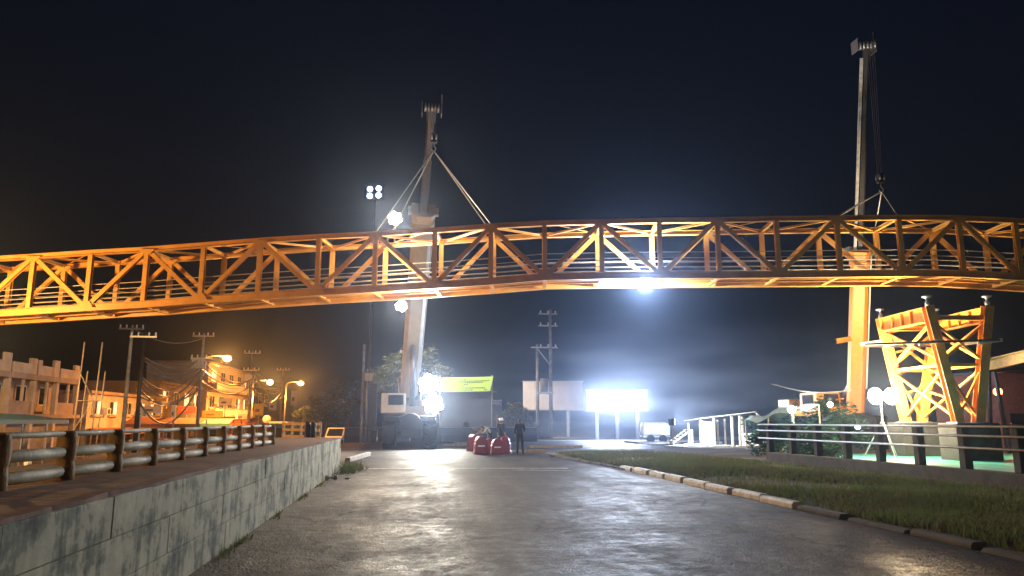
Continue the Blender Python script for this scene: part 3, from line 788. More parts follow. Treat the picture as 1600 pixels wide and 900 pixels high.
# ------------------------------------------------------------------ people
M_SKIN = mat('skin', (.30,.16,.10), .6, var=.15, bump=0)
def person(loc, rz, label, shirt, trousers, pose=None, helmet=None, height=1.66, name='person', hair=(.015,.012,.01)):
    J = {'pelvis':(0,0,.92),'waist':(0,.01,1.06),'chest':(0,.015,1.28),'neck':(0,0,1.43),'chin':(0,-.03,1.47),'head':(0,-.03,1.57),'crown':(0,-.01,1.66),
         'shL':(-.17,.01,1.38),'elL':(-.22,.03,1.12),'wrL':(-.22,-.06,.88),'haL':(-.22,-.09,.82),
         'shR':(.17,.01,1.38),'elR':(.22,.03,1.12),'wrR':(.22,-.06,.88),'haR':(.22,-.09,.82),
         'hiL':(-.09,0,.88),'knL':(-.10,-.02,.48),'anL':(-.11,.02,.09),'toL':(-.12,-.15,.03),
         'hiR':(.09,0,.88),'knR':(.10,-.02,.48),'anR':(.11,.02,.09),'toR':(.12,-.15,.03)}
    if pose: J.update(pose)
    Rr = {'pelvis':(.15,.11),'waist':(.14,.10),'chest':(.165,.115),'neck':(.055,.058),'chin':(.058,.065),'head':(.078,.095),'crown':(.05,.06),
          'sh':(.075,.075),'el':(.05,.05),'wr':(.032,.036),'ha':(.038,.022),'hi':(.095,.10),'kn':(.066,.07),'an':(.045,.05),'to':(.045,.032)}
    E_ = [('pelvis','waist'),('waist','chest'),('chest','neck'),('neck','chin'),('chin','head'),('head','crown')]
    for s in 'LR': E_ += [('chest','sh'+s),('sh'+s,'el'+s),('el'+s,'wr'+s),('wr'+s,'ha'+s),('pelvis','hi'+s),('hi'+s,'kn'+s),('kn'+s,'an'+s),('an'+s,'to'+s)]
    names = list(J); vs = [V(J[k]) for k in names]; es = [(names.index(a), names.index(b)) for a, b in E_]
    rad = [Rr.get(k) or Rr[k[:2]] for k in names]; own = list(names)
    for s in 'LR':                                  # four fingers and a thumb on each hand
        w, h = V(J['wr'+s]), V(J['ha'+s]); d = (h-w).normalized()
        side = d.cross(V((1,0,0)) if abs(d.x) < .8 else V((0,0,1))).normalized(); curl = V((1 if s == 'L' else -1,0,0)) if abs(d.x) < .8 else V((0,0,-1))
        for f in range(5):
            ln_ = (.05,.075,.085,.078,.06)[f]
            b = (w+d*.03+side*.032) if f == 0 else h + side*(.026-.018*(f-1))
            d2 = (d*.6+side*.8).normalized() if f == 0 else d
            i = len(vs); vs += [b, b+d2*ln_*.5+curl*.006, b+d2*ln_+curl*.022]; es += [(i,i+1),(i+1,i+2)]
            rad += [(.0095,.0095),(.009,.009),(.0075,.0075)]; own += ['ha'+s]*3
    me = bpy.data.meshes.new('body'); me.from_pydata([tuple(v) for v in vs], es, [])
    ob = bpy.data.objects.new('body_rig', me); COL.objects.link(ob)
    ob.modifiers.new('skin', 'SKIN'); sd_ = ob.modifiers.new('sub', 'SUBSURF'); sd_.levels = 1; sd_.render_levels = 1
    for i, sv in enumerate(me.skin_vertices[0].data): sv.radius = rad[i]; sv.use_root = (i == 0 or own[i][:2] == 'ha' and i >= len(names) and (i-len(names)) % 3 == 0)
    dg = bpy.context.evaluated_depsgraph_get()
    nm_ = bpy.data.meshes.new_from_object(ob.evaluated_get(dg)); bpy.data.objects.remove(ob)
    for m in (M_SKIN, shirt, trousers, mat('dark_shoes', (.02,.018,.016), .6), mat('hair', hair, .6, bump=0)): nm_.materials.append(m)
    for pg in nm_.polygons:
        c = pg.center
        k = min(range(len(es)), key=lambda q: (c - seg_near(c, vs[es[q][0]], vs[es[q][1]])).length)
        a, b = own[es[k][0]], own[es[k][1]]
        key = b[:2]
        if b in ('chin','head','crown') or a == 'neck':
            hd_ = V(J['head']); up = (V(J['crown'])-hd_)
            pg.material_index = 4 if (c.z > hd_.z+.03 or (c.y > hd_.y+.03 and c.z > hd_.z-.08)) else 0
        elif key in ('ha',) or (key == 'wr' and (c-V(J['wr'+b[-1]])).length < .1): pg.material_index = 0
        elif key in ('hi','kn','an') or (key == 'wa' and c.z < J['pelvis'][2]+.06): pg.material_index = 2
        elif key == 'to': pg.material_index = 3
        else: pg.material_index = 1
    nm_.shade_smooth()
    t = empty(name, (0,0,0), label, 'person')
    bo = bpy.data.objects.new('body', nm_); COL.objects.link(bo); bo.parent = t
    hd_ = V(J['head'])
    face = MB(); face.ball(hd_+V((0,-.098,-.01)), .016, 8, (.8,1,1.3))
    for s in (-1,1): face.ball(hd_+V((s*.082,.0,-.01)), .022, 8, (.4,.8,1.3))
    o = face.build('nose_and_ears', M_SKIN, None, True); o.parent = t
    ey = MB()
    for s in (-1,1): ey.ball(hd_+V((s*.032,-.088,.015)), .011, 8)
    ey.box(hd_+V((-.022,-.095,-.058)), hd_+V((.022,-.088,-.050)))
    o = ey.build('eyes_and_mouth', mat('eye_dark', (.03,.015,.015), .3, bump=0), None, True); o.parent = t
    if helmet:
        hm_ = MB().lathe(hd_+V((0,0,.015)), (0,0,1), [(.135,0),(.125,.012),(.115,.03),(.105,.08),(.07,.125),(.02,.14)], 18)
        hm_.box(hd_+V((-.07,-.17,.012)), hd_+V((.07,-.09,.028)))
        o = hm_.build('helmet', helmet, None, True); o.parent = t
    t.location = loc; t.rotation_euler = (0,0,rz); s_ = height/1.66; t.scale = (s_,)*3
    return t
def seg_near(p, a, b):
    d = b-a; t = max(0, min(1, (p-a).dot(d)/max(d.length_squared,1e-9))); return a + d*t
M_NAVY = mat('navy_cloth', (.02,.025,.045), .9, var=.3); M_BLKCL = mat('black_cloth', (.015,.015,.018), .9, var=.3)
M_WHCL = mat('white_cloth', (.6,.6,.58), .9, var=.15); M_REDCL = mat('red_cloth', (.45,.05,.04), .9, var=.2); M_GRYCL = mat('grey_cloth', (.2,.2,.22), .9, var=.2)
M_HELM = mat('white_helmet', (.75,.75,.72), .35, var=.05, bump=0)
person(G(812,710), math.radians(165), 'worker in dark clothes standing alone right of the red barriers', M_NAVY, M_BLKCL, {'elL':(-.25,.02,1.14),'wrL':(-.14,-.16,1.02),'haL':(-.09,-.2,1.0),'anL':(-.16,.02,.09),'toL':(-.19,-.15,.03),'knL':(-.13,-.02,.48)})
person(G(786,706)+V((0,.9,0)), math.radians(20), 'worker in a white helmet and dark blue top standing behind the red barriers', M_NAVY, M_BLKCL, None, M_HELM)
bp_ = {'pelvis':(0,.12,.90),'waist':(0,.04,1.03),'chest':(0,-.16,1.15),'neck':(0,-.29,1.22),'chin':(0,-.36,1.22),'head':(0,-.42,1.27),'crown':(0,-.46,1.33),
       'shL':(-.17,-.22,1.20),'elL':(-.24,-.36,.98),'wrL':(-.14,-.56,.92),'haL':(-.11,-.62,.91),'shR':(.17,-.22,1.20),'elR':(.24,-.36,.98),'wrR':(.14,-.56,.92),'haR':(.11,-.62,.91),
       'hiL':(-.09,.11,.86),'hiR':(.09,.11,.86),'knL':(-.11,.0,.47),'knR':(.11,.0,.47)}
wb = person(G(766,706)+V((0,.9,0)), math.radians(-70), 'worker in a pale shirt bending over the red barriers with a plank', mat('pale_shirt', (.42,.40,.34), .9, var=.3), M_BLKCL, bp_)
pk = G(755,706)+V((-.05,.75,1.02))
tag(MB().beam(pk+V((-.55,.05,.22)), pk+V((.40,-.02,-.16)), .16, .04).build('plank', M_WOOD), 'pale plank held slantwise by the bending worker', 'plank')
person(G(728,690), math.radians(180), 'distant dark figure left of the red barriers, legs against lit ground', M_BLKCL, M_BLKCL, {'knL':(-.12,0,.48),'anL':(-.16,.02,.09),'toL':(-.18,-.15,.03)})

# ------------------------------------------------------------------ red plastic road barriers
M_REDP = mat('red_plastic', (.20,.025,.035), .45, var=.15, scale=3, bump=.03)
def red_barrier(loc, rz, w, h, label, sticker=True):
    t = empty('road_barrier', (0,0,0), label, 'barrier', 'red plastic barriers')
    prof = [(-w/2,0),(w/2,0),(w/2,h*.12),(w*.46,h*.2),(w*.44,h*.55)] + [(w*.40*math.cos(a), h*.62+h*.38*math.sin(a)) for a in [math.pi*k/10 for k in range(0, 11)]] + [(-w*.44,h*.55),(-w*.46,h*.2),(-w/2,h*.12)]
    n = len(prof)
    def ring(y, s): return [(x*s, y, z*(1 if s == 1 else .97)) for x, z in prof]
    rings = [ring(-.24,.9), ring(-.20,1), ring(.20,1), ring(.24,.9)]
    m_ = MB().add(sum(rings, []), [(k*n+i, k*n+(i+1)%n, (k+1)*n+(i+1)%n, (k+1)*n+i) for k in range(3) for i in range(n)] + [tuple(range(n-1,-1,-1)), tuple(range(3*n, 4*n))])
    o = m_.build('shell', M_REDP, None, False); o.parent = t
    if sticker:
        o = MB().box((-w*.26,-.246,h*.42),(w*.22,-.241,h*.50)).build('reflector', M_WHITE, None); o.parent = t
    o = MB().box((-w*.42,-.26,.02),(w*.42,-.242,.06)).build('foot', mat('dark_red_plastic', (.12,.02,.03), .5), None); o.parent = t
    t.location = loc; t.rotation_euler = (0,0,rz)
for (x, y, w, h, rz, dy, st, lab) in ((741,706,.62,.88,.5,.45,False,'leftmost red plastic barrier, set back behind the others'),(751,710,.68,.86,.1,0,True,'front red plastic barrier at the left with a white reflector'),(765,709,.62,.72,-.1,.3,False,'low red plastic barrier in the middle of the cluster'),(777,710,.66,.74,.0,0,True,'front red plastic barrier at the right with a white reflector'),(790,709,.6,.84,-.25,.25,False,'rightmost red plastic barrier beside the standing worker')):
    red_barrier(G(x,y)+V((0,dy,0)), rz, w, h, lab, st)
# loose timber on the ground near the workers
for k, (x, y, L, rz) in enumerate(((712,697,1.6,.1),(725,694,1.4,-.1),(832,708,1.3,-.25),(868,700,3.2,.05))):
    p = G(x, y); d = V((math.cos(rz), math.sin(rz), 0))*L/2
    tag(MB().beam(p-d+V((0,0,.08)), p+d+V((0,0,.08)), .22, .14).build('timber', M_WOOD), ('dark timber lying left of the barriers, nearer one','dark timber lying left of the barriers, farther one','short timber lying right of the standing worker','long dark timber on the pale ground beyond the standing worker')[k], 'timber', 'loose timbers')

ORD = ('first','second','third','fourth','fifth','sixth','seventh','eighth','ninth','tenth')
# dark site barriers across the far side of the junction
M_HOARD = mat('dark_blue_barrier', (.035,.04,.06), .7, var=.3, scale=2)
x = -9.6; k = 0
while x < 9.5:
    y = 57 + .02*x
    t = empty('site_barrier', (x+1.2, y, gz(x+1.2,y)), 'dark low site barrier panel behind the crane and workers, %s from the left' % ORD[k], 'barrier', 'row of dark site barriers')
    z0 = gz(x+1.2, y)
    MB().sweep((x,y,z0),(x+2.36,y+.05,z0),[(-.25,0),(.25,0),(.22,.15),(.09,.5),(.08,1.05),(-.08,1.05),(-.09,.5),(-.22,.15)]).build('panel', M_HOARD, t)
    MB().tube((x,y,z0+1.08),(x+2.36,y+.05,z0+1.08),.03).build('top_rail', M_STEEL, t)
    x += 2.42; k += 1
# ------------------------------------------------------------------ trees and bushes
def leafmat(name, c): return leafy(mat(name, c, .65, var=.5, scale=1.3, bump=0))
def foliage(name, blobs, n, size, m, parent=None, squash=.8):
    vs, fs = [], []
    for _ in range(n):
        c, r = random.choice(blobs); c = V(c)
        d = V((random.gauss(0,1), random.gauss(0,1), random.gauss(0,1))).normalized() * r * (random.random()**.38)
        d.z *= squash; p = c + d
        s = size*random.uniform(.5,1.3)
        q = Matrix.Rotation(random.random()*6.28, 3, 'Z') @ Matrix.Rotation(random.uniform(-1.1,1.1), 3, 'X') 
        o = len(vs)
        for a, b, h in ((-.5,0,0),(0,-.28,.06),(.55,0,-.08),(0,.28,.06)): vs.append(tuple(p + q @ V((a*s,b*s,h*s))))
        fs.append((o,o+1,o+2,o+3))
    me = bpy.data.meshes.new(name); me.from_pydata(vs, [], fs); me.materials.append(m)
    ob = bpy.data.objects.new(name, me); COL.objects.link(ob)
    if parent: adopt(ob, parent)
    return ob
M_BARK = mat('bark', (.12,.09,.065), .9, var=.4, scale=6, bump=.5)
def tree(base, h, crown, label, m, n=2600, size=.32, nb=16, name='leafy_tree', trunk_r=.16, group='trees around the junction', zlow=.42):
    base = V(base); t = empty(name, base, label, 'tree', group)
    m_ = MB(); fork = base + V((random.uniform(-.2,.2), 0, h*zlow))
    m_.path([base, base.lerp(fork,.5)+V((.06,.05,0)), fork], [trunk_r, trunk_r*.8, trunk_r*.65], 9)
    blobs = []
    for k in range(nb):
        a = random.random()*6.28; e = random.uniform(.0,1); rr = crown*random.uniform(.25,.85)*math.sqrt(1-.55*e)
        c = base + V((math.cos(a)*rr, math.sin(a)*rr, h*(zlow+.03) + e*h*(.92-zlow)))
        blobs.append((c, crown*random.uniform(.26,.46)))
        if k < 9: m_.path([fork, fork.lerp(c,.5)+V((0,0,-.1*h*.2)), c], [trunk_r*.5, trunk_r*.3, trunk_r*.1], 6)
    m_.build('trunk', M_BARK, t, True)
    foliage('crown', blobs, n, size, m, t)
    return t
LM1 = leafmat('pale_foliage', (.12,.125,.055)); LM2 = leafmat('green_foliage', (.06,.10,.03)); LM3 = leafmat('teal_foliage', (.035,.10,.055))
b = PZ(660, 70, 0); tree(b, 8.4, 3.3, 'big pale tree behind the crane boom', LM1, 5200, .36, 26, trunk_r=.25)
b = PZ(617, 72, 0); tree(b, 8.0, 2.6, 'tree standing left of the crane boom above the cab', LM1, 3200, .34, 18)
b = PZ(510, 78, -.9); tree(b, 5.6, 2.6, 'round tree between the orange street lamps and the utility cabinet', LM2, 3200, .3, 18)
b = PZ(545, 84, 0); tree(b, 6.6, 2.6, 'dark tree just left of the utility cabinet', LM2, 2600, .32, 16)
b = PZ(478, 92, -.9); tree(b, 4.4, 1.8, 'small tree glowing orange under the farthest street lamp', LM2, 1500, .3, 12)
b = PZ(803, 66, 0); tree(b, 3.3, 1.7, 'small pale tree right behind the workers, below the billboard', LM1, 2200, .22, 14, zlow=.3)
b = PZ(822, 64, 0); tree(b, 2.2, 1.2, 'low pale shrub at the foot of the double pole', LM1, 1200, .2, 10, name='shrub', zlow=.2)
for k, (x, D, h, c, lab) in enumerate(((1195,43,1.6,1.4,'green bush just right of the timber stall'),(1235,46,3.0,1.8,'taller green bush behind the left end of the parapet rails'),(1285,39,2.7,1.4,'bush left of the orange crane boom'),(1318,37.5,2.5,1.2,'bush at the foot of the orange crane boom'),(1215,34,1.3,1.6,'low bush on the dark bank before the parapet'),(1270,31,1.2,1.4,'low bush behind the parapet, left of the tripod light'))):
    tree(PZ(x, D, 0), h, c, lab, LM3, 1900, .2, 14, 'bush', .06, 'bushes on the right bank', .12)
# ------------------------------------------------------------------ double pole with transformer, billboards, banner
dp = empty('transformer_pole', PZ(852,68,0), 'tall double electricity pole with a transformer in front of the billboard', 'pole')
a, b_ = PZ(840,68,0), PZ(861,68,0)
za, zb_ = P(841,538,68).z, P(858,484,68).z
MB().tube(a, V((a.x,a.y,za)), .17, .13).build('pole', M_CONC, dp, True)
MB().tube(b_, V((b_.x,b_.y,zb_)), .2, .12).build('pole', M_CONC, dp, True)
for z in (za-.3, zb_-.4, zb_-1.5):
    MB().beam((a.x-.6 if z < za else b_.x-1.1,a.y-.15,z),(b_.x+.7,a.y-.15,z),.1,.12).build('crossarm', M_STEEL, dp)
    for s in (-.9,-.2,.5): MB().lathe((b_.x+s,a.y-.15,z+.05),(0,0,1),[(.05,0),(.09,.08),(.05,.14),(.08,.2),(.03,.26)],10).build('insulator', M_WHITE, dp, True)
MB().beam(V((a.x,a.y-.1,za-.4)),V((b_.x,b_.y-.1,za-2)),.07,.07).build('brace', M_STEEL, dp)
tz = P(850,600,68).z
MB().box((a.x-.1,a.y-.5,tz-.9),(b_.x+.3,a.y+.3,tz-.7)).build('platform', M_STEEL, dp)
MB().tube(((a.x+b_.x)/2,a.y-.15,tz-.7),((a.x+b_.x)/2,a.y-.15,tz+.5),.38,n=16).build('transformer', mat('transformer_grey', (.3,.3,.32), .5), dp, True)
MB().box((a.x+.1,a.y-.3,.0),(b_.x-.1,a.y+.3,2.4)).build('cabinet', M_DARKST, dp, bevel=.03)
def billboard(x0, x1, y0, y1, D, label, m, legs, light_=None):
    p0, p1 = P(x0,y1,D), P(x1,y1,D); zt = P((x0+x1)/2,y0,D).z; zb0 = p0.z
    t = empty('billboard', PZ((x0+x1)/2,D,0), label, 'billboard')
    n = (p1-p0).normalized(); bk = V((-n.y,n.x,0))
    w = (p1-p0).length
    Mx = Matrix(((n.x,bk.x,0,p0.x),(n.y,bk.y,0,p0.y),(0,0,1,0),(0,0,0,1)))
    nsh = max(3, int(w/1.2))
    for k in range(nsh):
        MB().box((w*k/nsh+.006,0,zb0),(w*(k+1)/nsh-.006,.05,zt),Mx).build('sheet', m, t)
    MB().box((-.1,.05,zb0-.12),(w+.1,.25,zb0)).mesh('x', None)
    for (u0,u1,q0,q1) in ((-.1,w+.1,zb0-.14,zb0-.005),(-.1,w+.1,zt+.005,zt+.12)): MB().box((u0,-.02,q0),(u1,.2,q1),Mx).build('frame', M_STEEL, t)
    for k in range(legs):
        u = w*(k+.5)/legs; MB().box((u-.14,.12,0),(u+.14,.4,zt-.2),Mx).build('leg', M_STEEL, t)
    return t
billboard(817,911,597,639,76,'weathered pale billboard behind the double electricity pole', mat('faded_poster', (.55,.46,.42), .8, col2=(.36,.30,.28), scale=.5, bump=.05), 2)
bb2 = billboard(917,1012,611,640,64,'bright backlit white billboard glowing in the smoke right of the pale one', emit('backlit_panel', (.80,.87,1), .5), 3)
pc_, pr_, pu_ = P(964,625,63.7), P(1010,625,63.7), P(964,612,63.7)
ad_ = bpy.data.lights.new('panel_light', 'AREA'); ad_.shape = 'RECTANGLE'; ad_.size = 2*(pr_-pc_).length; ad_.size_y = 2*(pu_-pc_).length
ad_.energy = 3600; ad_.color = (.66,.78,1)
ao_ = bpy.data.objects.new('panel_light', ad_); COL.objects.link(ao_); ao_.location = pc_
ao_.rotation_euler = (-FW).to_track_quat('-Z', 'Y').to_euler(); ao_.visible_camera = False; adopt(ao_, bb2)
# dark shed with the yellow green banner tied over its front
sh = empty('dark_shed', PZ(735,66,0), 'dark shed behind the workers, below the yellow green banner', 'building')
p0, p1 = PZ(690,66,0), PZ(776,66,0); zt = P(730,613,66).z
MB().box((p0.x,p0.y,0),(p1.x,p0.y+4,zt)).build('wall', M_HOARD, sh)
MB().box((p0.x-.2,p0.y-.25,zt+.003),(p1.x+.2,p0.y+4.2,zt+.12)).build('roof', M_DARKST, sh)
for k in range(9): MB().box((p0.x+.5*k+.1,p0.y-.03,.1),(p0.x+.5*k+.5,p0.y-.002,zt-.1)).build('cladding_sheet', M_HOARD, sh)
bn = empty('banner', P(728,600,64.5), 'yellow green printed banner stretched beside the upper floodlight', 'banner')
M_BAN = mat('banner_cloth', (.55,.82,.10), .75, var=.08, scale=1, bump=.05)
q0, q1, q2, q3 = P(680,612,64.5), P(766,611,64.5), P(771,588,64.5), P(680,590,64.5)
vs = []; NB = 16
for k in range(NB+1):
    t_ = k/NB; a_ = q3.lerp(q2,t_); c_ = q0.lerp(q1,t_); w_ = V((0,.06*math.sin(t_*9),-.03*math.sin(t_*math.pi)))
    vs += [a_+w_, c_+w_+V((0,.03*math.sin(t_*13),0)), a_+w_+V((0,.01,0)), c_+w_+V((0,.01+.03*math.sin(t_*13),0))]
fs = []
for k in range(NB):
    o = 4*k; fs += [(o,o+1,o+5,o+4),(o+2,o+6,o+7,o+3)]
MB().add(vs, fs).build('cloth', M_BAN, bn)
pr = MB()
def bpt(u, v): 
    a_ = q3.lerp(q2,u); c_ = q0.lerp(q1,u); return a_.lerp(c_,v) + V((0,.06*math.sin(u*9)+v*.03*math.sin(u*13)-.012,-.03*math.sin(u*math.pi)))
for (v, u0, u1) in ((.17,.42,.55),(.27,.22,.95),(.38,.26,.86),(.5,.5,.6),(.6,.42,.52),(.75,.2,.9),(.89,.3,.68),(.9,.88,.95)):
    u = u0
    while u < u1:
        du = random.uniform(.012,.035); 
        if u+du > u1: break
        pr.add([bpt(u,v-.03),bpt(u+du,v-.03),bpt(u+du,v+.03),bpt(u,v+.03)],[(0,1,2,3)]); u += du+.009
stuff(pr.build('printed_lines', mat('banner_ink', (.10,.16,.03), .7, bump=0), bn))
for q in (q0,q3): MB().tube(q, V((q.x-.8,q.y+.2,q.z)), .012, n=5).build('tie', M_BLACK, bn)
for x in (682, 769):
    p = P(x, 588, 64.7); MB().tube((p.x,p.y+.05,0),(p.x,p.y+.05,p.z+.15),.05).build('pole', M_STEEL, bn)
# small blue sign
sg = empty('blue_sign', PZ(777,62,0), 'small blue sign with white lines on a post behind the workers', 'sign')
c0, c1 = P(769,633,62), P(785,624,62)
MB().box((c0.x,c0.y,c0.z),(c1.x,c0.y+.03,c1.z)).build('panel', mat('sign_blue', (.10,.16,.42), .5, bump=0), sg)
for k,(u0,u1) in enumerate(((.08,.9),(.08,.75),(.08,.95))):
    w = c1.x-c0.x; h_ = c1.z-c0.z; MB().box((c0.x+w*u0,c0.y-.006,c0.z+h_*(.15+.28*k)),(c0.x+w*u1,c0.y-.002,c0.z+h_*(.27+.28*k))).build('white_line', M_WHITE, sg)
MB().box((c0.x,c0.y,c0.z-.72),(c1.x,c0.y+.03,c0.z-.05)).build('lower_panel', mat('sign_slate', (.12,.15,.25), .5, bump=0), sg)
MB().tube(((c0.x+c1.x)/2,c0.y+.07,0),((c0.x+c1.x)/2,c0.y+.07,c1.z),.045).build('post', M_STEEL, sg)
# utility cabinet and poles left of the crane
ub = empty('utility_cabinet', PZ(578,52,0), 'dark utility cabinet with conduit pipes left of the crane cab', 'cabinet')
for k, (x, y0) in enumerate(((565,538),(572,577),(576,574),(579,577))):
    p = PZ(x,52,0); MB().tube(p,(p.x,p.y,P(x,y0,52).z),.06 if k else .09).build('conduit', M_STEEL if k else M_CONC, ub, True)
p0, p1 = PZ(574,52,0), PZ(588,52,0)
MB().box((p0.x,p0.y-.35,.9),(p1.x,p0.y-.05,P(580,600,52).z)).build('box', mat('slate_box', (.07,.08,.09), .5), ub, bevel=.03)
c0 = P(577,590,52); MB().box((c0.x-.28,c0.y-.45,c0.z-.25),(c0.x+.22,c0.y-.38,c0.z+.28)).build('meter_box', M_WHITE, ub, bevel=.02)
# ------------------------------------------------------------------ left street: poles and wires
poles = {}
def upole(key, x, ytop, D, label, arms=1, box=None, dark=False):
    top = P(x, ytop, D); base = V((top.x, top.y, gz(top.x, top.y)))
    t = empty('electricity_pole', base, label, 'pole', 'electricity poles along the left street')
    MB().tube(base, top, .15, .09, 10).build('pole', M_DARKST if dark else M_CONC, t, True)
    for k in range(arms):
        z = top.z-.25-1.6*k
        MB().beam((top.x-.75,top.y-.12,z),(top.x+.75,top.y-.12,z),.09,.1).build('crossarm', M_STEEL, t)
        for s in (-.68,-.3,.3,.68): MB().lathe((top.x+s,top.y-.12,z+.05),(0,0,1),[(.035,0),(.06,.06),(.035,.11),(.06,.16),(.02,.22)],9).build('insulator', M_WHITE, t, True)
    if box:
        z = P(x, box, D).z; MB().box((top.x-.55,top.y-.5,z-.38),(top.x+.2,top.y-.16,z+.38)).build('transformer_box', mat('pale_box', (.5,.48,.45), .6), t, bevel=.03)
        MB().path([(top.x+.12,top.y-.2,z+.3),(top.x+.35,top.y-.2,z+.1),(top.x+.2,top.y-.2,z-.9)],.05,6).build('cable_drop', M_WHITE, t)
    poles[key] = top
    return t
upole(1, 207, 508, 47, 'pale electricity pole with a crossarm, in front of the unfinished building')
upole(2, 226, 520, 44, 'dim dark electricity pole beside the pale one', 1, None, True)
upole(3, 319, 520, 53, 'electricity pole with a pale box, left of the nearest street lamp', 2, 568)
upole(4, 395, 548, 70, 'electricity pole with a pale box below the middle street lamp', 2, 590)
upole(5, 443, 575, 88, 'farthest electricity pole, left of the white hanging sign', 1)
def wire(a, b, sag, r, label, grp):
    pts = [a.lerp(b, k/14) - V((0,0,sag*4*(k/14)*(1-k/14))) for k in range(15)]
    tag(MB().path(pts, r, 5).build('power_line', mat('cable_sheath', (.22,.20,.18), .4, bump=0)), label, 'power line', grp)
for (i, j, zs, nm2) in ((2,3,(-1.5,-1.7,-2.0,-2.2,-2.4,-2.7,-3.1,-3.4,-3.7,-3.9),'sagging cable right of the dim pole'),(3,4,(-1.9,-2.2,-2.5,-2.7,-2.95,-3.2,-3.7),'cable between the two poles that carry pale boxes'),(4,5,(-1.6,-1.9,-2.1,-2.4,-2.6,-3.0),'cable running to the farthest pole in the left street'),(1,3,(-.2,),'thin wire from the pale pole to the next pole')):
    for k, z in enumerate(zs):
        a, b = poles[i]+V((random.uniform(-.3,.3),0,z)), poles[j]+V((random.uniform(-.2,.2),0,z-.25+random.uniform(-.2,.2)))
        wire(a, b, random.uniform(.3,1.1)*(1+.15*k), random.choice((.03,.045,.06)), nm2 + ', %s from the top' % ORD[k], nm2)
# ------------------------------------------------------------------ left street: buildings
M_BRAWW = mat('bare_plaster', (.42,.33,.26), .9, var=.25, scale=1.2, bump=.2); M_PLAS = mat('pale_plaster', (.58,.50,.42), .85, var=.2, scale=1.5, bump=.15)
M_BRICK = mat('dark_render', (.17,.12,.10), .9, var=.3, scale=2); M_INT = mat('interior_wall', (.52,.42,.34), .85, var=.2, scale=1)
M_SHUT = mat('grey_shutter', (.22,.22,.23), .5, .3, var=.2)
bx_ = -24.0
b1 = empty('unfinished_building', (bx_-4, 48, -.9), 'unfinished two storey building with a stepped block parapet at far left', 'building')
Y0, Y1 = 36.0, 58.0
zf, zt1 = 2.0, 4.15
MB().box((bx_-8,Y0,-.9),(bx_-1.6,Y1,zt1)).build('core', M_INT, b1)
MB().box((bx_-1.6,Y0,zf-.25),(bx_+.35,Y1,zf)).build('balcony_slab', M_BRAWW, b1)
MB().box((bx_-1.6,Y0,zt1+.003),(bx_+.15,Y1,zt1+.35)).build('roof_slab', M_BRAWW, b1)
nb_ = 7; st = (Y1-Y0)/nb_
for k in range(nb_+1):
    y = Y0+st*k; MB().box((bx_-.25,y-.16,-.9),(bx_+.05,y+.16,zt1)).build('column', M_PLAS, b1)
for k in range(nb_):
    y = Y0+st*k
    if k % 3 != 2: MB().box((bx_-.15,y+.2,zf+.003),(bx_-.02,y+st*(.55 if k % 2 else .9),zf+.8)).build('balcony_wall', M_BRAWW, b1)
    MB().box((bx_-.14,y+st*.55,zf+.003),(bx_-.03,y+st*.62,zt1)).build('partition', M_PLAS, b1)
    w_ = MB().box((bx_-1.59,y+.9,zf+.6),(bx_-1.54,y+2.3,zf+1.9)).build('window', M_WHITE, b1)
    MB().box((bx_-1.53,y+1.0,zf+.7),(bx_-1.52,y+2.2,zf+1.8)).build('pane', M_GLASS, w_)
    # parapet blocks stepped like battlements
    zz = zt1+.356
    MB().box((bx_-.05,y+.05,zz),(bx_+.12,y+st-.18,zz+.62)).build('parapet_block', M_PLAS, b1)
    MB().box((bx_-.05,y+st*.70,zz+.624),(bx_+.12,y+st-.18,zz+1.0+.1*(k % 2))).build('parapet_step', M_PLAS, b1)
    if k % 2: MB().box((bx_-.05,y+.05,zz+.624),(bx_+.12,y+st*.16,zz+.95)).build('parapet_step', M_PLAS, b1)
    MB().box((bx_-.30,y+.4,-.88),(bx_-.2,y+st-.4,1.2)).build('shutter', M_SHUT, b1)
# hanging shop sign at the far left edge
sg = empty('hanging_sign', (-22.4, 39.5, 0), 'white rounded shop sign with red letters at the far left edge', 'sign')
sx = -22.0; ys0, ys1 = 36.2, 38.7
MB().box((sx-.12,ys0,1.75),(sx,ys1,4.25)).build('panel', mat('sign_white', (.75,.76,.82), .5, var=.1), sg, bevel=.1)
MB().box((sx-.2,ys0-.1,4.26),(sx+.06,ys1+.1,4.42)).build('hood', M_STEEL, sg, bevel=.04)
MB().tube((sx-.1,ys1-.2,-.9),(sx-.1,ys1-.2,1.8),.06).build('post', M_STEEL, sg)
rl = MB()
for k, strokes in enumerate((((0,.1,0,.6),(0,.4,.5,.6),(0,.4,.25,.35),(.3,.4,.3,.6),(.25,.36,0,.25)), ((0,.1,0,.6),(0,.4,.5,.6),(0,.35,.25,.35),(0,.4,0,.1)))):
    oy = ys1-1.25+.58*k
    for (u0,u1,v0,v1) in strokes: rl.box((sx+.002,oy+u0,2.85+v0),(sx+.012,oy+u1,2.85+v1))
rl.build('red_letters', mat('sign_red', (.45,.05,.08), .5, bump=0), sg)
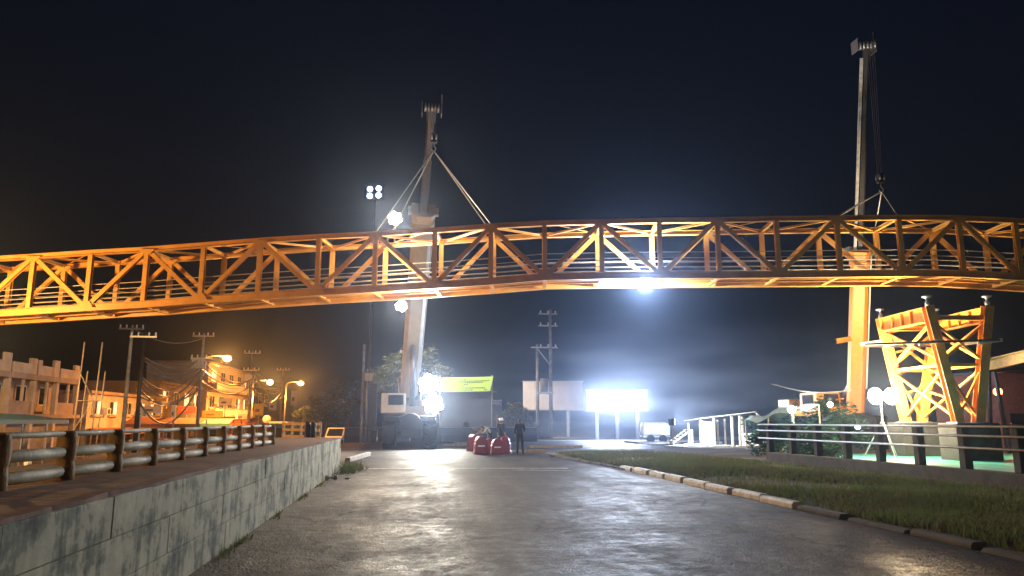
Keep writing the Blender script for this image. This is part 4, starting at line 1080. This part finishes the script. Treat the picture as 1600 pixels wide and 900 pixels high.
# teal stall awning along the building
aw = empty('market_stall', (-20.5, 42, -.9), 'market stall with a long teal awning below the unfinished building', 'stall')
for k in range(6):
    ya = 32.5+2.6*k
    MB().add([(-22.6,ya,1.95),(-22.6,ya+2.58,1.95),(-20.2,ya+2.58,1.62),(-20.2,ya,1.62),(-20.18,ya,1.40),(-20.18,ya+2.58,1.40),(-22.6,ya,1.92),(-22.6,ya+2.58,1.92),(-20.23,ya,1.59),(-20.23,ya+2.58,1.59)], [(0,1,2,3),(3,2,5,4),(6,8,9,7)]).build('awning_panel', mat('teal_awning', (.10,.30,.36), .6, var=.2), aw)
    MB().tube((-20.3,ya+.05,-.9),(-20.3,ya+.05,1.6),.04).build('post', M_STEEL, aw)
    if k in (1,4): MB().box((-21.6,ya+.3,-.9),(-20.8,ya+2.2,-.05)).build('counter', M_WOOD, aw, bevel=.02)
person(V((-18.6,35.6,-.9)), 1.2, 'person in red with pale cap standing below the teal awning', M_REDCL, M_GRYCL, None, M_HELM, 1.62)
person(V((-18.8,37.6,-.9)), 2.4, 'person in pale grey standing right of the person in red', M_GRYCL, M_NAVY, None, None, 1.66)
# white parked motorbike
def motorbike(loc, rz, label, body):
    t = empty('motorbike', (0,0,0), label, 'motorbike')
    def part(m_, name, mm, sm=True):
        o = m_.build(name, mm, None, sm); o.parent = t; return o
    for y in (-.62,.62):
        w_ = part(MB().lathe((-.05,y,.29),(1,0,0),[(.2,0),(.27,.0),(.29,.05),(.27,.1),(.2,.1)],20),'wheel',M_RUBBER)
        r_ = MB().lathe((-.03,y,.29),(1,0,0),[(.04,0),(.2,.01),(.2,.05),(.04,.06)],16).build('rim', M_STEEL, None, True); r_.parent = w_
    part(MB().path([(0,-.62,.3),(0,-.5,.7),(0,-.4,1.0)],[.03,.035,.04],8),'fork',M_STEEL)
    part(MB().path([(0,-.45,.72),(0,-.25,.45),(0,.1,.42),(0,.35,.62),(0,.75,.72)],[.12,.1,.13,.15,.06],10),'body',body)
    part(MB().ball((0,.3,.78),.26,12,(.5,1.5,.28)),'seat',M_BLKCL)
    part(MB().path([(-.33,-.32,1.05),(0,-.4,1.02),(.33,-.32,1.05)],.018,6),'handlebar',M_STEEL)
    part(MB().ball((0,-.5,.92),.11,10),'headlight',M_GLASS)
    part(MB().tube((.12,.1,.25),(.12,.75,.36),.04),'exhaust',M_STEEL)
    part(MB().tube((-.1,.05,.3),(-.25,.1,.0),.012),'kick_stand',M_STEEL)
    t.location = loc; t.rotation_euler = (0,0,rz); return t
motorbike(V((-16.8,36.4,-.9)), .5, 'white scooter parked right of the people at the stall', M_WHITE)
motorbike(V((-13.5,46.0,-.9)), 1.1, 'dark red motorbike parked in the left street', mat('red_enamel', (.35,.04,.04), .3))
# scaffold tower
sc_ = empty('scaffold_tower', PZ(135,32,-.9), 'narrow metal scaffold tower in front of the unfinished building', 'scaffold')
c0 = PZ(134,32,-.9); M_SCAF = mat('scaffold_tube', (.50,.40,.28), .5, .3)
ztop = P(145,536,32).z
cs_ = [(-.36,-.3),(.36,-.3),(.36,.3),(-.36,.3)]
for k,(dx,dy) in enumerate(cs_): MB().tube(c0+V((dx,dy,0)), V((c0.x+dx+.12,c0.y+dy,ztop if k < 2 else ztop-1.2)), .028).build('upright', M_SCAF, sc_, True)
zz = -.2; kk = 0
while zz < ztop-1.3:
    for (p, q) in ((0,1),(1,2),(2,3),(3,0)):
        MB().tube(c0+V((cs_[p][0],cs_[p][1],zz+.9)), c0+V((cs_[q][0],cs_[q][1],zz+.9)), .018).build('ledger', M_SCAF, sc_)
    a_, b2 = (0,1) if kk % 2 else (1,0)
    MB().tube(c0+V((cs_[a_][0],-.33,zz+.9)), c0+V((cs_[b2][0],-.33,zz+2.2)), .018).build('diagonal', M_SCAF, sc_)
    zz += 1.3; kk += 1
# generic street buildings further along
def shop(y0, y1, ztop, x, label, wallm, floors, awn=None, nwin=3, band=False):
    t = empty('shop_building', (x-4,(y0+y1)/2,-.9), label, 'building')
    z0 = -.9
    MB().box((x-7,y0,z0),(x,y1,ztop)).build('wall', wallm, t)
    MB().box((x-7.1,y0-.1,ztop+.003),(x+.25,y1+.1,ztop+.25)).build('roof', M_BRAWW, t)
    fh = (ztop-z0)/floors; w = (y1-y0)/nwin
    for f in range(floors):
        for k in range(nwin):
            yc = y0+w*(k+.5); zb = z0+fh*f
            if f == 0:
                s_ = MB().box((x+.003,yc-w*.38,z0+.05),(x+.05,yc+w*.38,zb+fh*.72)).build('shutter', M_SHUT if k % 2 else M_BRICK, t)
                for r in range(6): MB().box((x+.052,yc-w*.37,z0+.2+r*.3),(x+.066,yc+w*.37,z0+.23+r*.3)).build('slat', M_STEEL, s_)
            else:
                wn_ = MB().box((x+.003,yc-w*.25,zb+fh*.3),(x+.06,yc+w*.25,zb+fh*.8)).build('window', M_WHITE, t)
                for s in (-1,1): MB().box((x+.062,yc+s*w*.12-w*.10,zb+fh*.34),(x+.068,yc+s*w*.12+w*.10,zb+fh*.76)).build('pane', emit('lit_pane', (1,.62,.32), 1.6) if random.random() < .3 else M_GLASS, wn_)
                MB().box((x+.003,yc-w*.29,zb+fh*.24),(x+.2,yc+w*.29,zb+fh*.29)).build('sill', M_PLAS, t)
                for gq in range(5): MB().box((x+.09,yc-w*.24+w*.12*gq-.012,zb+fh*.3),(x+.105,yc-w*.24+w*.12*gq+.012,zb+fh*.8)).build('grille_bar', M_STEEL, wn_)
                if (k+f) % 2:
                    ac = MB().box((x+.01,yc+w*.32,zb+fh*.3),(x+.45,yc+w*.32+.75,zb+fh*.3+.55)).build('air_conditioner', M_WHITE, t, bevel=.03)
                    MB().lathe((x+.46,yc+w*.32+.32,zb+fh*.3+.27),(1,0,0),[(.2,0),(.2,.015)],14).build('fan_grille', M_DARKST, ac)
        if f and band:
            MB().box((x+.003,y0,z0+fh*f-.1),(x+1.1,y1,z0+fh*f+.08)).build('balcony', M_PLAS, t)
            MB().box((x+1.0,y0,z0+fh*f+.085),(x+1.1,y1,z0+fh*f+.85)).build('balcony_wall', M_WHITE, t)
    if awn:
        MB().add([(x+.07,y0+.2,z0+fh*.86),(x+.07,y1-.2,z0+fh*.86),(x+1.8,y1-.2,z0+fh*.70),(x+1.8,y0+.2,z0+fh*.70),(x+1.8,y1-.2,z0+fh*.64),(x+1.8,y0+.2,z0+fh*.64)], [(0,1,2,3),(3,2,4,5)]).build('awning', awn, t)
    return t
M_TIMB = mat('box_card', (.45,.33,.20), .8)
M_AWR = mat('rust_awning', (.42,.16,.07), .7, var=.25); M_AWB = mat('brown_awning', (.22,.13,.08), .8, var=.25)
shop(60, 76, 3.6, -24, 'low shop with a rust coloured awning right of the unfinished building', M_PLAS, 2, M_AWR, 5)
shop(77.5, 92, 5.2, -24.5, 'plain brown shop behind the pole with a pale box', M_BRAWW, 2, M_AWB, 4)
shop(93, 116, 8.4, -24, 'three storey building with white balconies below the middle street lamp', M_PLAS, 3, M_AWR, 5, True)
shop(117, 138, 7.0, -25, 'dark brown building at the end of the left street', M_BRICK, 2, M_AWB, 4)
# signs in the street
def board(x, y, D, w, h, label, m, name='shop_sign', post=True):
    c = P(x, y, D); t = empty(name, V((c.x,c.y,gz(c.x,c.y))), label, 'sign', 'street signs on the left')
    MB().box((c.x-w/2,c.y-.06,c.z-h/2),(c.x+w/2,c.y+.06,c.z+h/2)).build('panel', m, t, bevel=.02)
    MB().box((c.x-w*.3,c.y-.068,c.z-h*.2),(c.x+w*.1,c.y-.062,c.z+h*.05)).build('print', M_BRICK, t)
    if post: MB().tube((c.x,c.y+.1,gz(c.x,c.y)),(c.x,c.y+.1,c.z+h/2),.05).build('post', M_STEEL, t)
    return t
board(271,645,56,.32,1.05,'tall narrow white sign beside the low shop', M_WHITE)
board(219,647,50,.75,.3,'small white sign on the corner of the low shop', M_WHITE)
board(459,622,84,.6,1.7,'white vertical hanging sign left of the orange tree', M_WHITE)
board(377,651,66,.95,.45,'pale double sign board under the second pale box', M_WHITE)
c = P(417,655,66)
t = empty('round_sign', V((c.x,c.y,-.9)), 'round pale sign on a post in the left street', 'sign')
MB().lathe(c,(0,-1,0),[(.34,0),(.36,.03),(.34,.06)],22).build('disc', M_WHITE, t, True); MB().tube((c.x,c.y+.06,-.9),(c.x,c.y+.06,c.z),.04).build('post', M_STEEL, t)
for k, (x, y, D, w, h, lab, mm_) in enumerate(((236,640,58,1.6,.5,'wide pale sign above the rust awning, left end', M_WHITE),(252,630,60,.9,.9,'square yellow sign on the low shop', mat('sign_yellow', (.65,.42,.08), .5)),(292,640,64,1.4,.55,'red sign left of the boxed pole', mat('sign_red2', (.5,.07,.05), .5)),(332,647,68,1.8,.6,'wide orange sign right of the boxed pole', mat('sign_orange', (.7,.28,.06), .5)),(352,628,74,1.2,.7,'pale sign below the nearest street lamp', M_WHITE),(404,640,78,1.0,1.2,'tall yellow sign before the white balconies', MATS.get('sign_yellow')),(426,634,84,.8,1.0,'small pale sign beside the blue booth', M_WHITE))):
    board(x, y, D, w, h, lab, mm_)
for k, (x, D, ww, mm_, lab) in enumerate(((232,54,3.0,M_AWR,'roadside stall with a rust canopy below the low shop'),(285,58,3.2,M_AWB,'roadside stall with a brown canopy behind the railing'),(330,64,3.4,MATS['teal_awning'],'roadside stall with a teal canopy near the boxed pole'),(372,70,3.4,M_AWR,'roadside stall with a rust canopy near the second boxed pole'),(408,76,3.0,M_AWB,'roadside stall with a brown canopy by the blue booth'))):
    c = PZ(x, D, -.9); t = empty('roadside_stall', c, lab, 'stall', 'roadside stalls on the left')
    MB().add([(c.x-ww/2,c.y-1,1.35),(c.x+ww/2,c.y-1,1.35),(c.x+ww/2,c.y+1.2,1.8),(c.x-ww/2,c.y+1.2,1.8),(c.x-ww/2,c.y-1,1.10),(c.x+ww/2,c.y-1,1.10)],[(0,1,2,3),(4,5,1,0)]).build('canopy', mm_, t)
    for sx in (-.46,.46):
        for yy, zz in ((-1,1.33),(1.2,1.78)): MB().tube((c.x+sx*ww,c.y+yy,-.9),(c.x+sx*ww,c.y+yy,zz),.035).build('post', M_STEEL, t)
    MB().box((c.x-ww*.4,c.y-.5,-.9),(c.x+ww*.4,c.y+.3,.0)).build('counter', M_WOOD, t, bevel=.02)
    for q in range(4): MB().box((c.x-ww*.36+q*ww*.19,c.y-.4,.003),(c.x-ww*.36+q*ww*.19+.4,c.y+.1,.25+.1*(q % 2))).build('box_of_goods', (M_WHITE, M_AWR, M_TIMB, M_REDCL)[q], t)
# blue booth
bt = empty('blue_booth', PZ(436,64,-.9), 'small blue booth with a white roof in the left street', 'booth')
c = PZ(436,64,-.9)
MB().box((c.x-.65,c.y,-.9),(c.x+.65,c.y+1.3,1.3)).build('wall', mat('booth_blue', (.08,.14,.45), .5), bt, bevel=.03)
MB().box((c.x-.8,c.y-.2,1.303),(c.x+.8,c.y+1.5,1.5)).build('roof', M_WHITE, bt, bevel=.05)
MB().box((c.x-.4,c.y-.02,.2),(c.x+.4,c.y-.003,.95)).build('window', M_GLASS, bt)
# orange lit bench rails beyond the walkway end
lr = empty('low_fence', PZ(470,34,-.9), 'low yellow painted fence catching orange light beyond the walkway', 'fence')
a_, b2 = PZ(443,36,0), PZ(500,33,0)
for z in (.55,.85,1.15,1.42): MB().beam(V((a_.x,a_.y,z)),V((b2.x,b2.y,z)),.05,.12).build('board', mat('yellow_boards', (.62,.40,.14), .6), lr)
for k in range(5):
    p = a_.lerp(b2,k/4); MB().box((p.x-.06,p.y+.03,-.9),(p.x+.06,p.y+.13,1.5)).build('post', M_WOOD, lr)
for x in (481,490):
    p = PZ(x,26.5,0)
    tag(MB().lathe((p.x,p.y,gz(p.x,p.y)),(0,0,1),[(.10,0),(.10,1.42),(.08,1.5),(.02,1.52)],12).build('bollard', M_DARKST, None, True), 'dark short bollard, the %s of the pair beyond the walkway' % ('left' if x == 481 else 'right'), 'bollard', 'bollards')
# parked vans in the street distance
def van(loc, rz, label, body):
    t = empty('parked_van', (0,0,0), label, 'van')
    def part(m_, name, mm, sm=False, bev=0): o = m_.build(name, mm, None, sm, bev); o.parent = t; return o
    prof = [(-2.1,.35),(2.1,.35),(2.15,1.0),(2.0,1.85),(-1.2,1.9),(-1.75,1.15),(-2.15,1.0)]
    n = len(prof); part(MB().add([(-.82,y,z) for y,z in prof]+[(.82,y,z) for y,z in prof],[(i,(i+1)%n,n+(i+1)%n,n+i) for i in range(n)]+[tuple(range(n-1,-1,-1)),tuple(range(n,2*n))]),'body',body,False,.06)
    part(MB().add([(-.7,-1.735,1.2),(.7,-1.735,1.2),(.66,-1.30,1.80),(-.66,-1.30,1.80)],[(0,1,2,3)]),'windscreen',M_GLASS)
    for s in (-1,1):
        part(MB().box((s*.825-.006,-1.0,1.15),(s*.825+.006,1.7,1.65)),'side_window',M_GLASS)
        part(MB().lathe((s*.6,-2.16,.8),(0,-1,0),[(.11,0),(.1,.03)],12),'headlight',M_WHITE)
        for y in (-1.3,1.3):
            w_ = part(MB().lathe((s*.82-.1,y,.33),(1,0,0),[(.2,0),(.31,0),(.33,.05),(.33,.15),(.31,.2),(.2,.2)],18),'wheel',M_RUBBER,True)
            r_ = MB().lathe((s*.82-.09,y,.33),(1,0,0),[(.05,0),(.2,.0),(.2,.18),(.05,.18)],14).build('rim', M_STEEL, None, True); r_.parent = w_
    t.location = loc; t.rotation_euler = (0,0,rz); return t
van(PZ(535,66,-.9)+V((0,0,.0)), -.3, 'white van parked beyond the dark barrier, left of the cabinet', M_WHITE)
van(PZ(338,60,-.9), .15, 'dark van parked in the left street below the wires', mat('van_maroon', (.16,.04,.03), .35))
# ------------------------------------------------------------------ right bank: stall, tank trailer, planks, lamps
st_ = empty('timber_stall', PZ(1135,48,0), 'pale timber stall with a sloping roof on the right bank', 'stall')
def pw(x, y, D): return P(x, y, D)
M_TIM = mat('pale_timber', (.58,.50,.34), .75, var=.25, scale=4, bump=.2)
s0, s1 = PZ(1095,48,0), PZ(1184,46.5,0); dv = (s1-s0)
zl, zr = P(1095,656,48).z, P(1184,646,46.5).z
for k, t_ in enumerate((0,.22,.55,.68,1)):
    p = s0+dv*t_; zt_ = zl+(zr-zl)*t_
    MB().beam((p.x,p.y,0),(p.x+.05*(k % 2),p.y,zt_),.12,.12).build('post', M_TIM, st_)
    MB().beam((p.x,p.y+2.2,0),(p.x,p.y+2.2,zt_-.2),.1,.1).build('post', M_TIM, st_)
for k in range(7):
    p = s0+dv*(k/7-.06); q = s0+dv*((k+1)/7-.07); za_, zb2 = zl+(zr-zl)*k/7, zl+(zr-zl)*(k+1)/7
    MB().add([(p.x,p.y-.4,za_+.08),(q.x,q.y-.4,zb2+.08),(q.x,q.y+2.5,zb2-.1),(p.x,p.y+2.5,za_-.1),(p.x,p.y-.4,za_+.12),(q.x,q.y-.4,zb2+.12),(q.x,q.y+2.5,zb2-.06),(p.x,p.y+2.5,za_-.06)],[(0,1,2,3),(7,6,5,4),(0,4,5,1),(1,5,6,2),(2,6,7,3),(3,7,4,0)]).build('roof_sheet', M_TIM, st_)
p = s0; q = s0+dv*.2
for k in range(5):
    u = p.lerp(q,(k+.5)/5); MB().box((u.x-.075,u.y+.08,.1),(u.x+.075,u.y+.11,zl-.1)).build('wall_plank', M_TIM, st_)
p = s0+dv*.7; q = s0+dv*.98
MB().beam(V((p.x,p.y,.75)),V((q.x,q.y,.75)),.1,.12).build('counter_rail', M_TIM, st_); MB().beam(V((p.x,p.y+.05,.3)),V((q.x,q.y+.05,.3)),.06,.5).build('counter_front', M_TIM, st_)
for k in range(4):
    u = s0+dv*(.6+.08*k)-V((0,1.2+.5*k,0)); MB().box((u.x-.5,u.y-.12,.02),(u.x+.5,u.y+.12,.10+.0*k)).build('step', M_TIM, st_)
# water tank trailer on a slab
tk = empty('tank_trailer', PZ(1025,54,0), 'white rounded water tank trailer at the edge of the right bank', 'tank')
c = PZ(1022,54,0)
MB().lathe((c.x-.95,c.y,1.0),(1,0,0),[(.2,0),(.45,.05),(.5,.15),(.5,1.7),(.45,1.8),(.2,1.85)],22).build('tank', M_WHITE, tk, True)
MB().box((c.x+.35,c.y-.5,.55),(c.x+1.0,c.y+.5,1.4)).build('pump_box', M_WHITE, tk, bevel=.05)
for k in range(5): MB().box((c.x+.42,c.y-.515,.75+.12*k),(c.x+.93,c.y-.503,.80+.12*k)).build('louvre', M_STEEL, tk)
MB().box((c.x-1.0,c.y-.45,.42),(c.x+1.0,c.y+.45,.52)).build('frame', M_STEEL, tk)
for s in (-.45,.45): 
    w_ = MB().lathe((c.x+s,c.y-.55,.3),(0,1,0),[(.1,0),(.28,0),(.3,.05),(.28,.12),(.1,.12)],16).build('wheel', M_RUBBER, tk, True)
struct(MB().box((c.x-1.9,c.y-2.0,.0),(c.x+4.2,c.y+1.4,.14)).build('concrete_slab', M_CONC))
for k in range(7):
    p = G(1056+14*k, 698+random.uniform(-4,8)); rz = random.uniform(-.5,.3); d = V((math.cos(rz),math.sin(rz),0))*random.uniform(.6,1.3)
    tag(MB().beam(p-d+V((0,0,.05)), p+d+V((0,0,.09)), .18, .05).build('loose_plank', M_TIM), 'pale loose plank on the dark bank before the timber stall, %s from the left' % ORD[k], 'plank', 'loose planks by the stall')
rampa = P(1052,690,50); 
t = empty('plank_ramp', PZ(1066,50,0), 'sloping timber ramp left of the stall', 'ramp')
a_, b2 = PZ(1050,50,.1), PZ(1080,50,1.0)
MB().beam(a_, b2, .12, .1).build('beam', M_TIM, t); MB().beam(V((b2.x,b2.y,0)), b2, .14,.14).build('post', M_TIM, t); MB().beam(a_+V((0,1,0)), b2+V((0,1,0)), .12, .1).build('beam', M_TIM, t)
for k in range(6): 
    p = a_.lerp(b2,(k+.5)/6); MB().box((p.x-.11,p.y+.06,p.z+.05),(p.x+.11,p.y+.95,p.z+.08)).build('board', M_TIM, t)
t = empty('tarp_shelter', PZ(1222,43,0), 'shelter with a sagging pale tarp roof between the bushes', 'shelter')
c0, c1 = PZ(1190,41,0), PZ(1268,38.5,0)
vs = []
for i in range(9):
    for j in range(5):
        p_ = c0.lerp(c1,i/8); vs.append((p_.x, p_.y-.8+.7*j, 1.75+.09*i+.12*math.sin(i*1.3)-.10*j*(1 if j < 3 else .3)-.12*math.sin(math.pi*j/4)))
MB().add(vs, [(i*5+j,i*5+j+1,(i+1)*5+j+1,(i+1)*5+j) for i in range(8) for j in range(4)]).build('tarp', mat('pale_tarp', (.45,.55,.48), .7, var=.3, scale=1.5), t, True)
for i in (0,4,8):
    for j in (0,4):
        v_ = vs[i*5+j]; MB().tube((v_[0],v_[1],0),v_,.04).build('pole', M_TIM, t)
for k in range(9):
    p_ = PZ(1190+9.5*k, 37+.8*math.sin(k*2.3), 0); hh = .35+.2*(k % 3)
    tag(MB().box((p_.x-.22,p_.y-.2,0),(p_.x+.22,p_.y+.2,hh),Matrix.Translation(p_)@Matrix.Rotation(.3*k,4,'Z')@Matrix.Translation(-p_)).build('crate', (M_TIM, M_WHITE, mat('green_crate', (.05,.22,.14), .5))[k % 3], None, False, .02), ('pale timber','white plastic','green plastic')[k % 3] + ' crate before the tarp shelter, %s crate from the left' % ORD[k], 'crate', 'crates by the tarp shelter')
# string of bulbs over the bushes
def bulb(x, y, D, r, col, vis, watts, label):
    c = P(x, y, D); t = empty('hanging_bulb', c+V((0,0,-.2)), label, 'lamp', 'bulbs on the right bank')
    MB().ball(c, r, 12).build('globe', emit('bulb_%d_%d' % (x,y), col, vis), t, True)
    MB().tube(c+V((0,0,r*.8)), c+V((0,0,r+.15)), .04).build('socket', M_DARKST, t)
    light('lamp_light', c+V((0,-r-.15,-.05)), watts, col, .1, t)
bulb(1237,640,38.6,.2,(.85,1,.9),25,160,'bright greenish white bulb over the bushes')
bulb(1297,632,36,.13,(1,.85,.65),14,40,'small warm bulb left of the orange crane boom')
bulb(1340,667,30.5,.10,(.8,.9,1),14,25,'small bulb behind the parapet rails near the tripod light')
bulb(1559,612,40,.22,(1,.25,.1),10,120,'red lamp near the right edge behind the pier')
a_, b2 = P(1206,600,40), P(1330,610,37)
tag(MB().path([a_.lerp(b2,k/10)-V((0,0,.25*math.sin(math.pi*k/10))) for k in range(11)],.03,5).build('bulb_cable', M_STEEL), 'cable strung above the bushes towards the orange boom', 'cable')
a_, b2 = P(1228,598,42), P(1332,612,40)
# reddish shed behind the pier
rs = empty('red_shed', PZ(1570,46,0), 'dark red shed at the right edge behind the pier', 'building')
p0 = PZ(1535,46,0); zt = P(1560,585,46).z
MB().box((p0.x,p0.y-1.5,0),(p0.x+7,p0.y+4,zt)).build('wall', mat('red_brown_wall', (.22,.07,.045), .8, var=.3), rs)
MB().box((p0.x-.3,p0.y-1.8,zt+.003),(p0.x+7.3,p0.y+4.2,zt+.15)).build('roof', M_DARKST, rs)
for k in range(3): MB().box((p0.x+.6+2*k,p0.y-1.56,.9),(p0.x+1.8+2*k,p0.y-1.503,2.0)).build('window', M_GLASS, rs)
# litter
lb = G(518,750)
m_ = MB()
for k in range(6): m_.ball(lb+V((random.uniform(-.16,.16),random.uniform(-.1,.1),.05+random.random()*.05)), random.uniform(.05,.1), 8, (1,1,.7))
tag(m_.build('litter_bag', M_WHITE, None, True), 'crumpled white plastic bag at the foot of the left wall', 'litter')
p = G(723,884); tag(MB().add([(p.x-.03,p.y,.012),(p.x+.03,p.y-.005,.02),(p.x+.035,p.y+.035,.013),(p.x-.025,p.y+.04,.022)],[(0,1,2,3)]).build('paper_scrap', M_WHITE), 'tiny white paper scrap on the road in the foreground', 'litter', )
p = G(543,749); tag(MB().ball(p+V((0,0,.03)),.06,8,(1.3,.8,.5)).build('litter_cup', M_WHITE, None, True), 'small white scrap on the road right of the plastic bag', 'litter')
# low kerb beyond the wall end
kb = empty('corner_kerb', G(560,715), 'short concrete kerb beyond the end of the left wall', 'kerb')
a_, b2 = G(543,722), G(576,712)
for k in range(4):
    p, q = a_.lerp(b2,k/4), a_.lerp(b2,(k+.94)/4); MB().beam(p+V((0,0,.08)), q+V((0,0,.08)), .2,.17).build('kerb_stone', M_KERB, kb, bevel=.012)
# ------------------------------------------------------------------ haze
hz = MB().box((-950,-350,-2),(950,1550,26)).build('haze', None)
hm = bpy.data.materials.new('haze_air'); hm.use_nodes = True
hn, hl = hm.node_tree.nodes, hm.node_tree.links
hn.remove(hn['Principled BSDF'])
pv = hn.new('ShaderNodeVolumePrincipled'); pv.inputs['Color'].default_value = (.46,.63,1,1)
pv.inputs['Density'].default_value = HAZE_DENSITY; pv.inputs['Anisotropy'].default_value = HAZE_ANISO
hl.new(pv.outputs['Volume'], hn['Material Output'].inputs['Volume'])
hz.data.materials.append(hm); stuff(hz)
hz['label'] = 'thin dusty night haze filling the air over the site'; hz['category'] = 'haze'

# drifting dust and smoke lit by the billboard panel and the added work light
sm = MB().box((-6,34,-.5),(42,70,9.5)).build('smoke_cloud', None)
mm = bpy.data.materials.new('smoke'); mm.use_nodes = True
n, l = mm.node_tree.nodes, mm.node_tree.links
n.remove(n['Principled BSDF'])
g = n.new('ShaderNodeNewGeometry')
mp = n.new('ShaderNodeMapping'); mp.inputs['Scale'].default_value = (.10,.12,.55); l.new(g.outputs['Position'], mp.inputs['Vector'])
nz = n.new('ShaderNodeTexNoise'); nz.inputs['Scale'].default_value = 1.6; nz.inputs['Detail'].default_value = 3; l.new(mp.outputs['Vector'], nz.inputs['Vector'])
mr = n.new('ShaderNodeMapRange'); mr.inputs['From Min'].default_value = .33; mr.inputs['From Max'].default_value = .72; l.new(nz.outputs['Fac'], mr.inputs['Value'])
# fade out from the middle of the cloud
sb = n.new('ShaderNodeVectorMath'); sb.operation = 'SUBTRACT'; sb.inputs[1].default_value = (18,52,2.4); l.new(g.outputs['Position'], sb.inputs[0])
dv = n.new('ShaderNodeVectorMath'); dv.operation = 'DIVIDE'; dv.inputs[1].default_value = (24,17,7); l.new(sb.outputs[0], dv.inputs[0])
ln_ = n.new('ShaderNodeVectorMath'); ln_.operation = 'LENGTH'; l.new(dv.outputs[0], ln_.inputs[0])
fo = n.new('ShaderNodeMapRange'); fo.inputs['From Min'].default_value = 1; fo.inputs['From Max'].default_value = .1; l.new(ln_.outputs['Value'], fo.inputs['Value'])
mu = n.new('ShaderNodeMath'); mu.operation = 'MULTIPLY'; l.new(mr.outputs[0], mu.inputs[0]); l.new(fo.outputs[0], mu.inputs[1])
m2 = n.new('ShaderNodeMath'); m2.operation = 'MULTIPLY'; m2.inputs[1].default_value = SMOKE; l.new(mu.outputs[0], m2.inputs[0])
pv = n.new('ShaderNodeVolumePrincipled'); pv.inputs['Color'].default_value = (.82,.88,1,1); pv.inputs['Anisotropy'].default_value = .3
l.new(m2.outputs[0], pv.inputs['Density']); l.new(pv.outputs['Volume'], n['Material Output'].inputs['Volume'])
sm.data.materials.append(mm); stuff(sm)
sm['label'] = 'drifting pale smoke lit from below beside the white billboard'; sm['category'] = 'smoke'
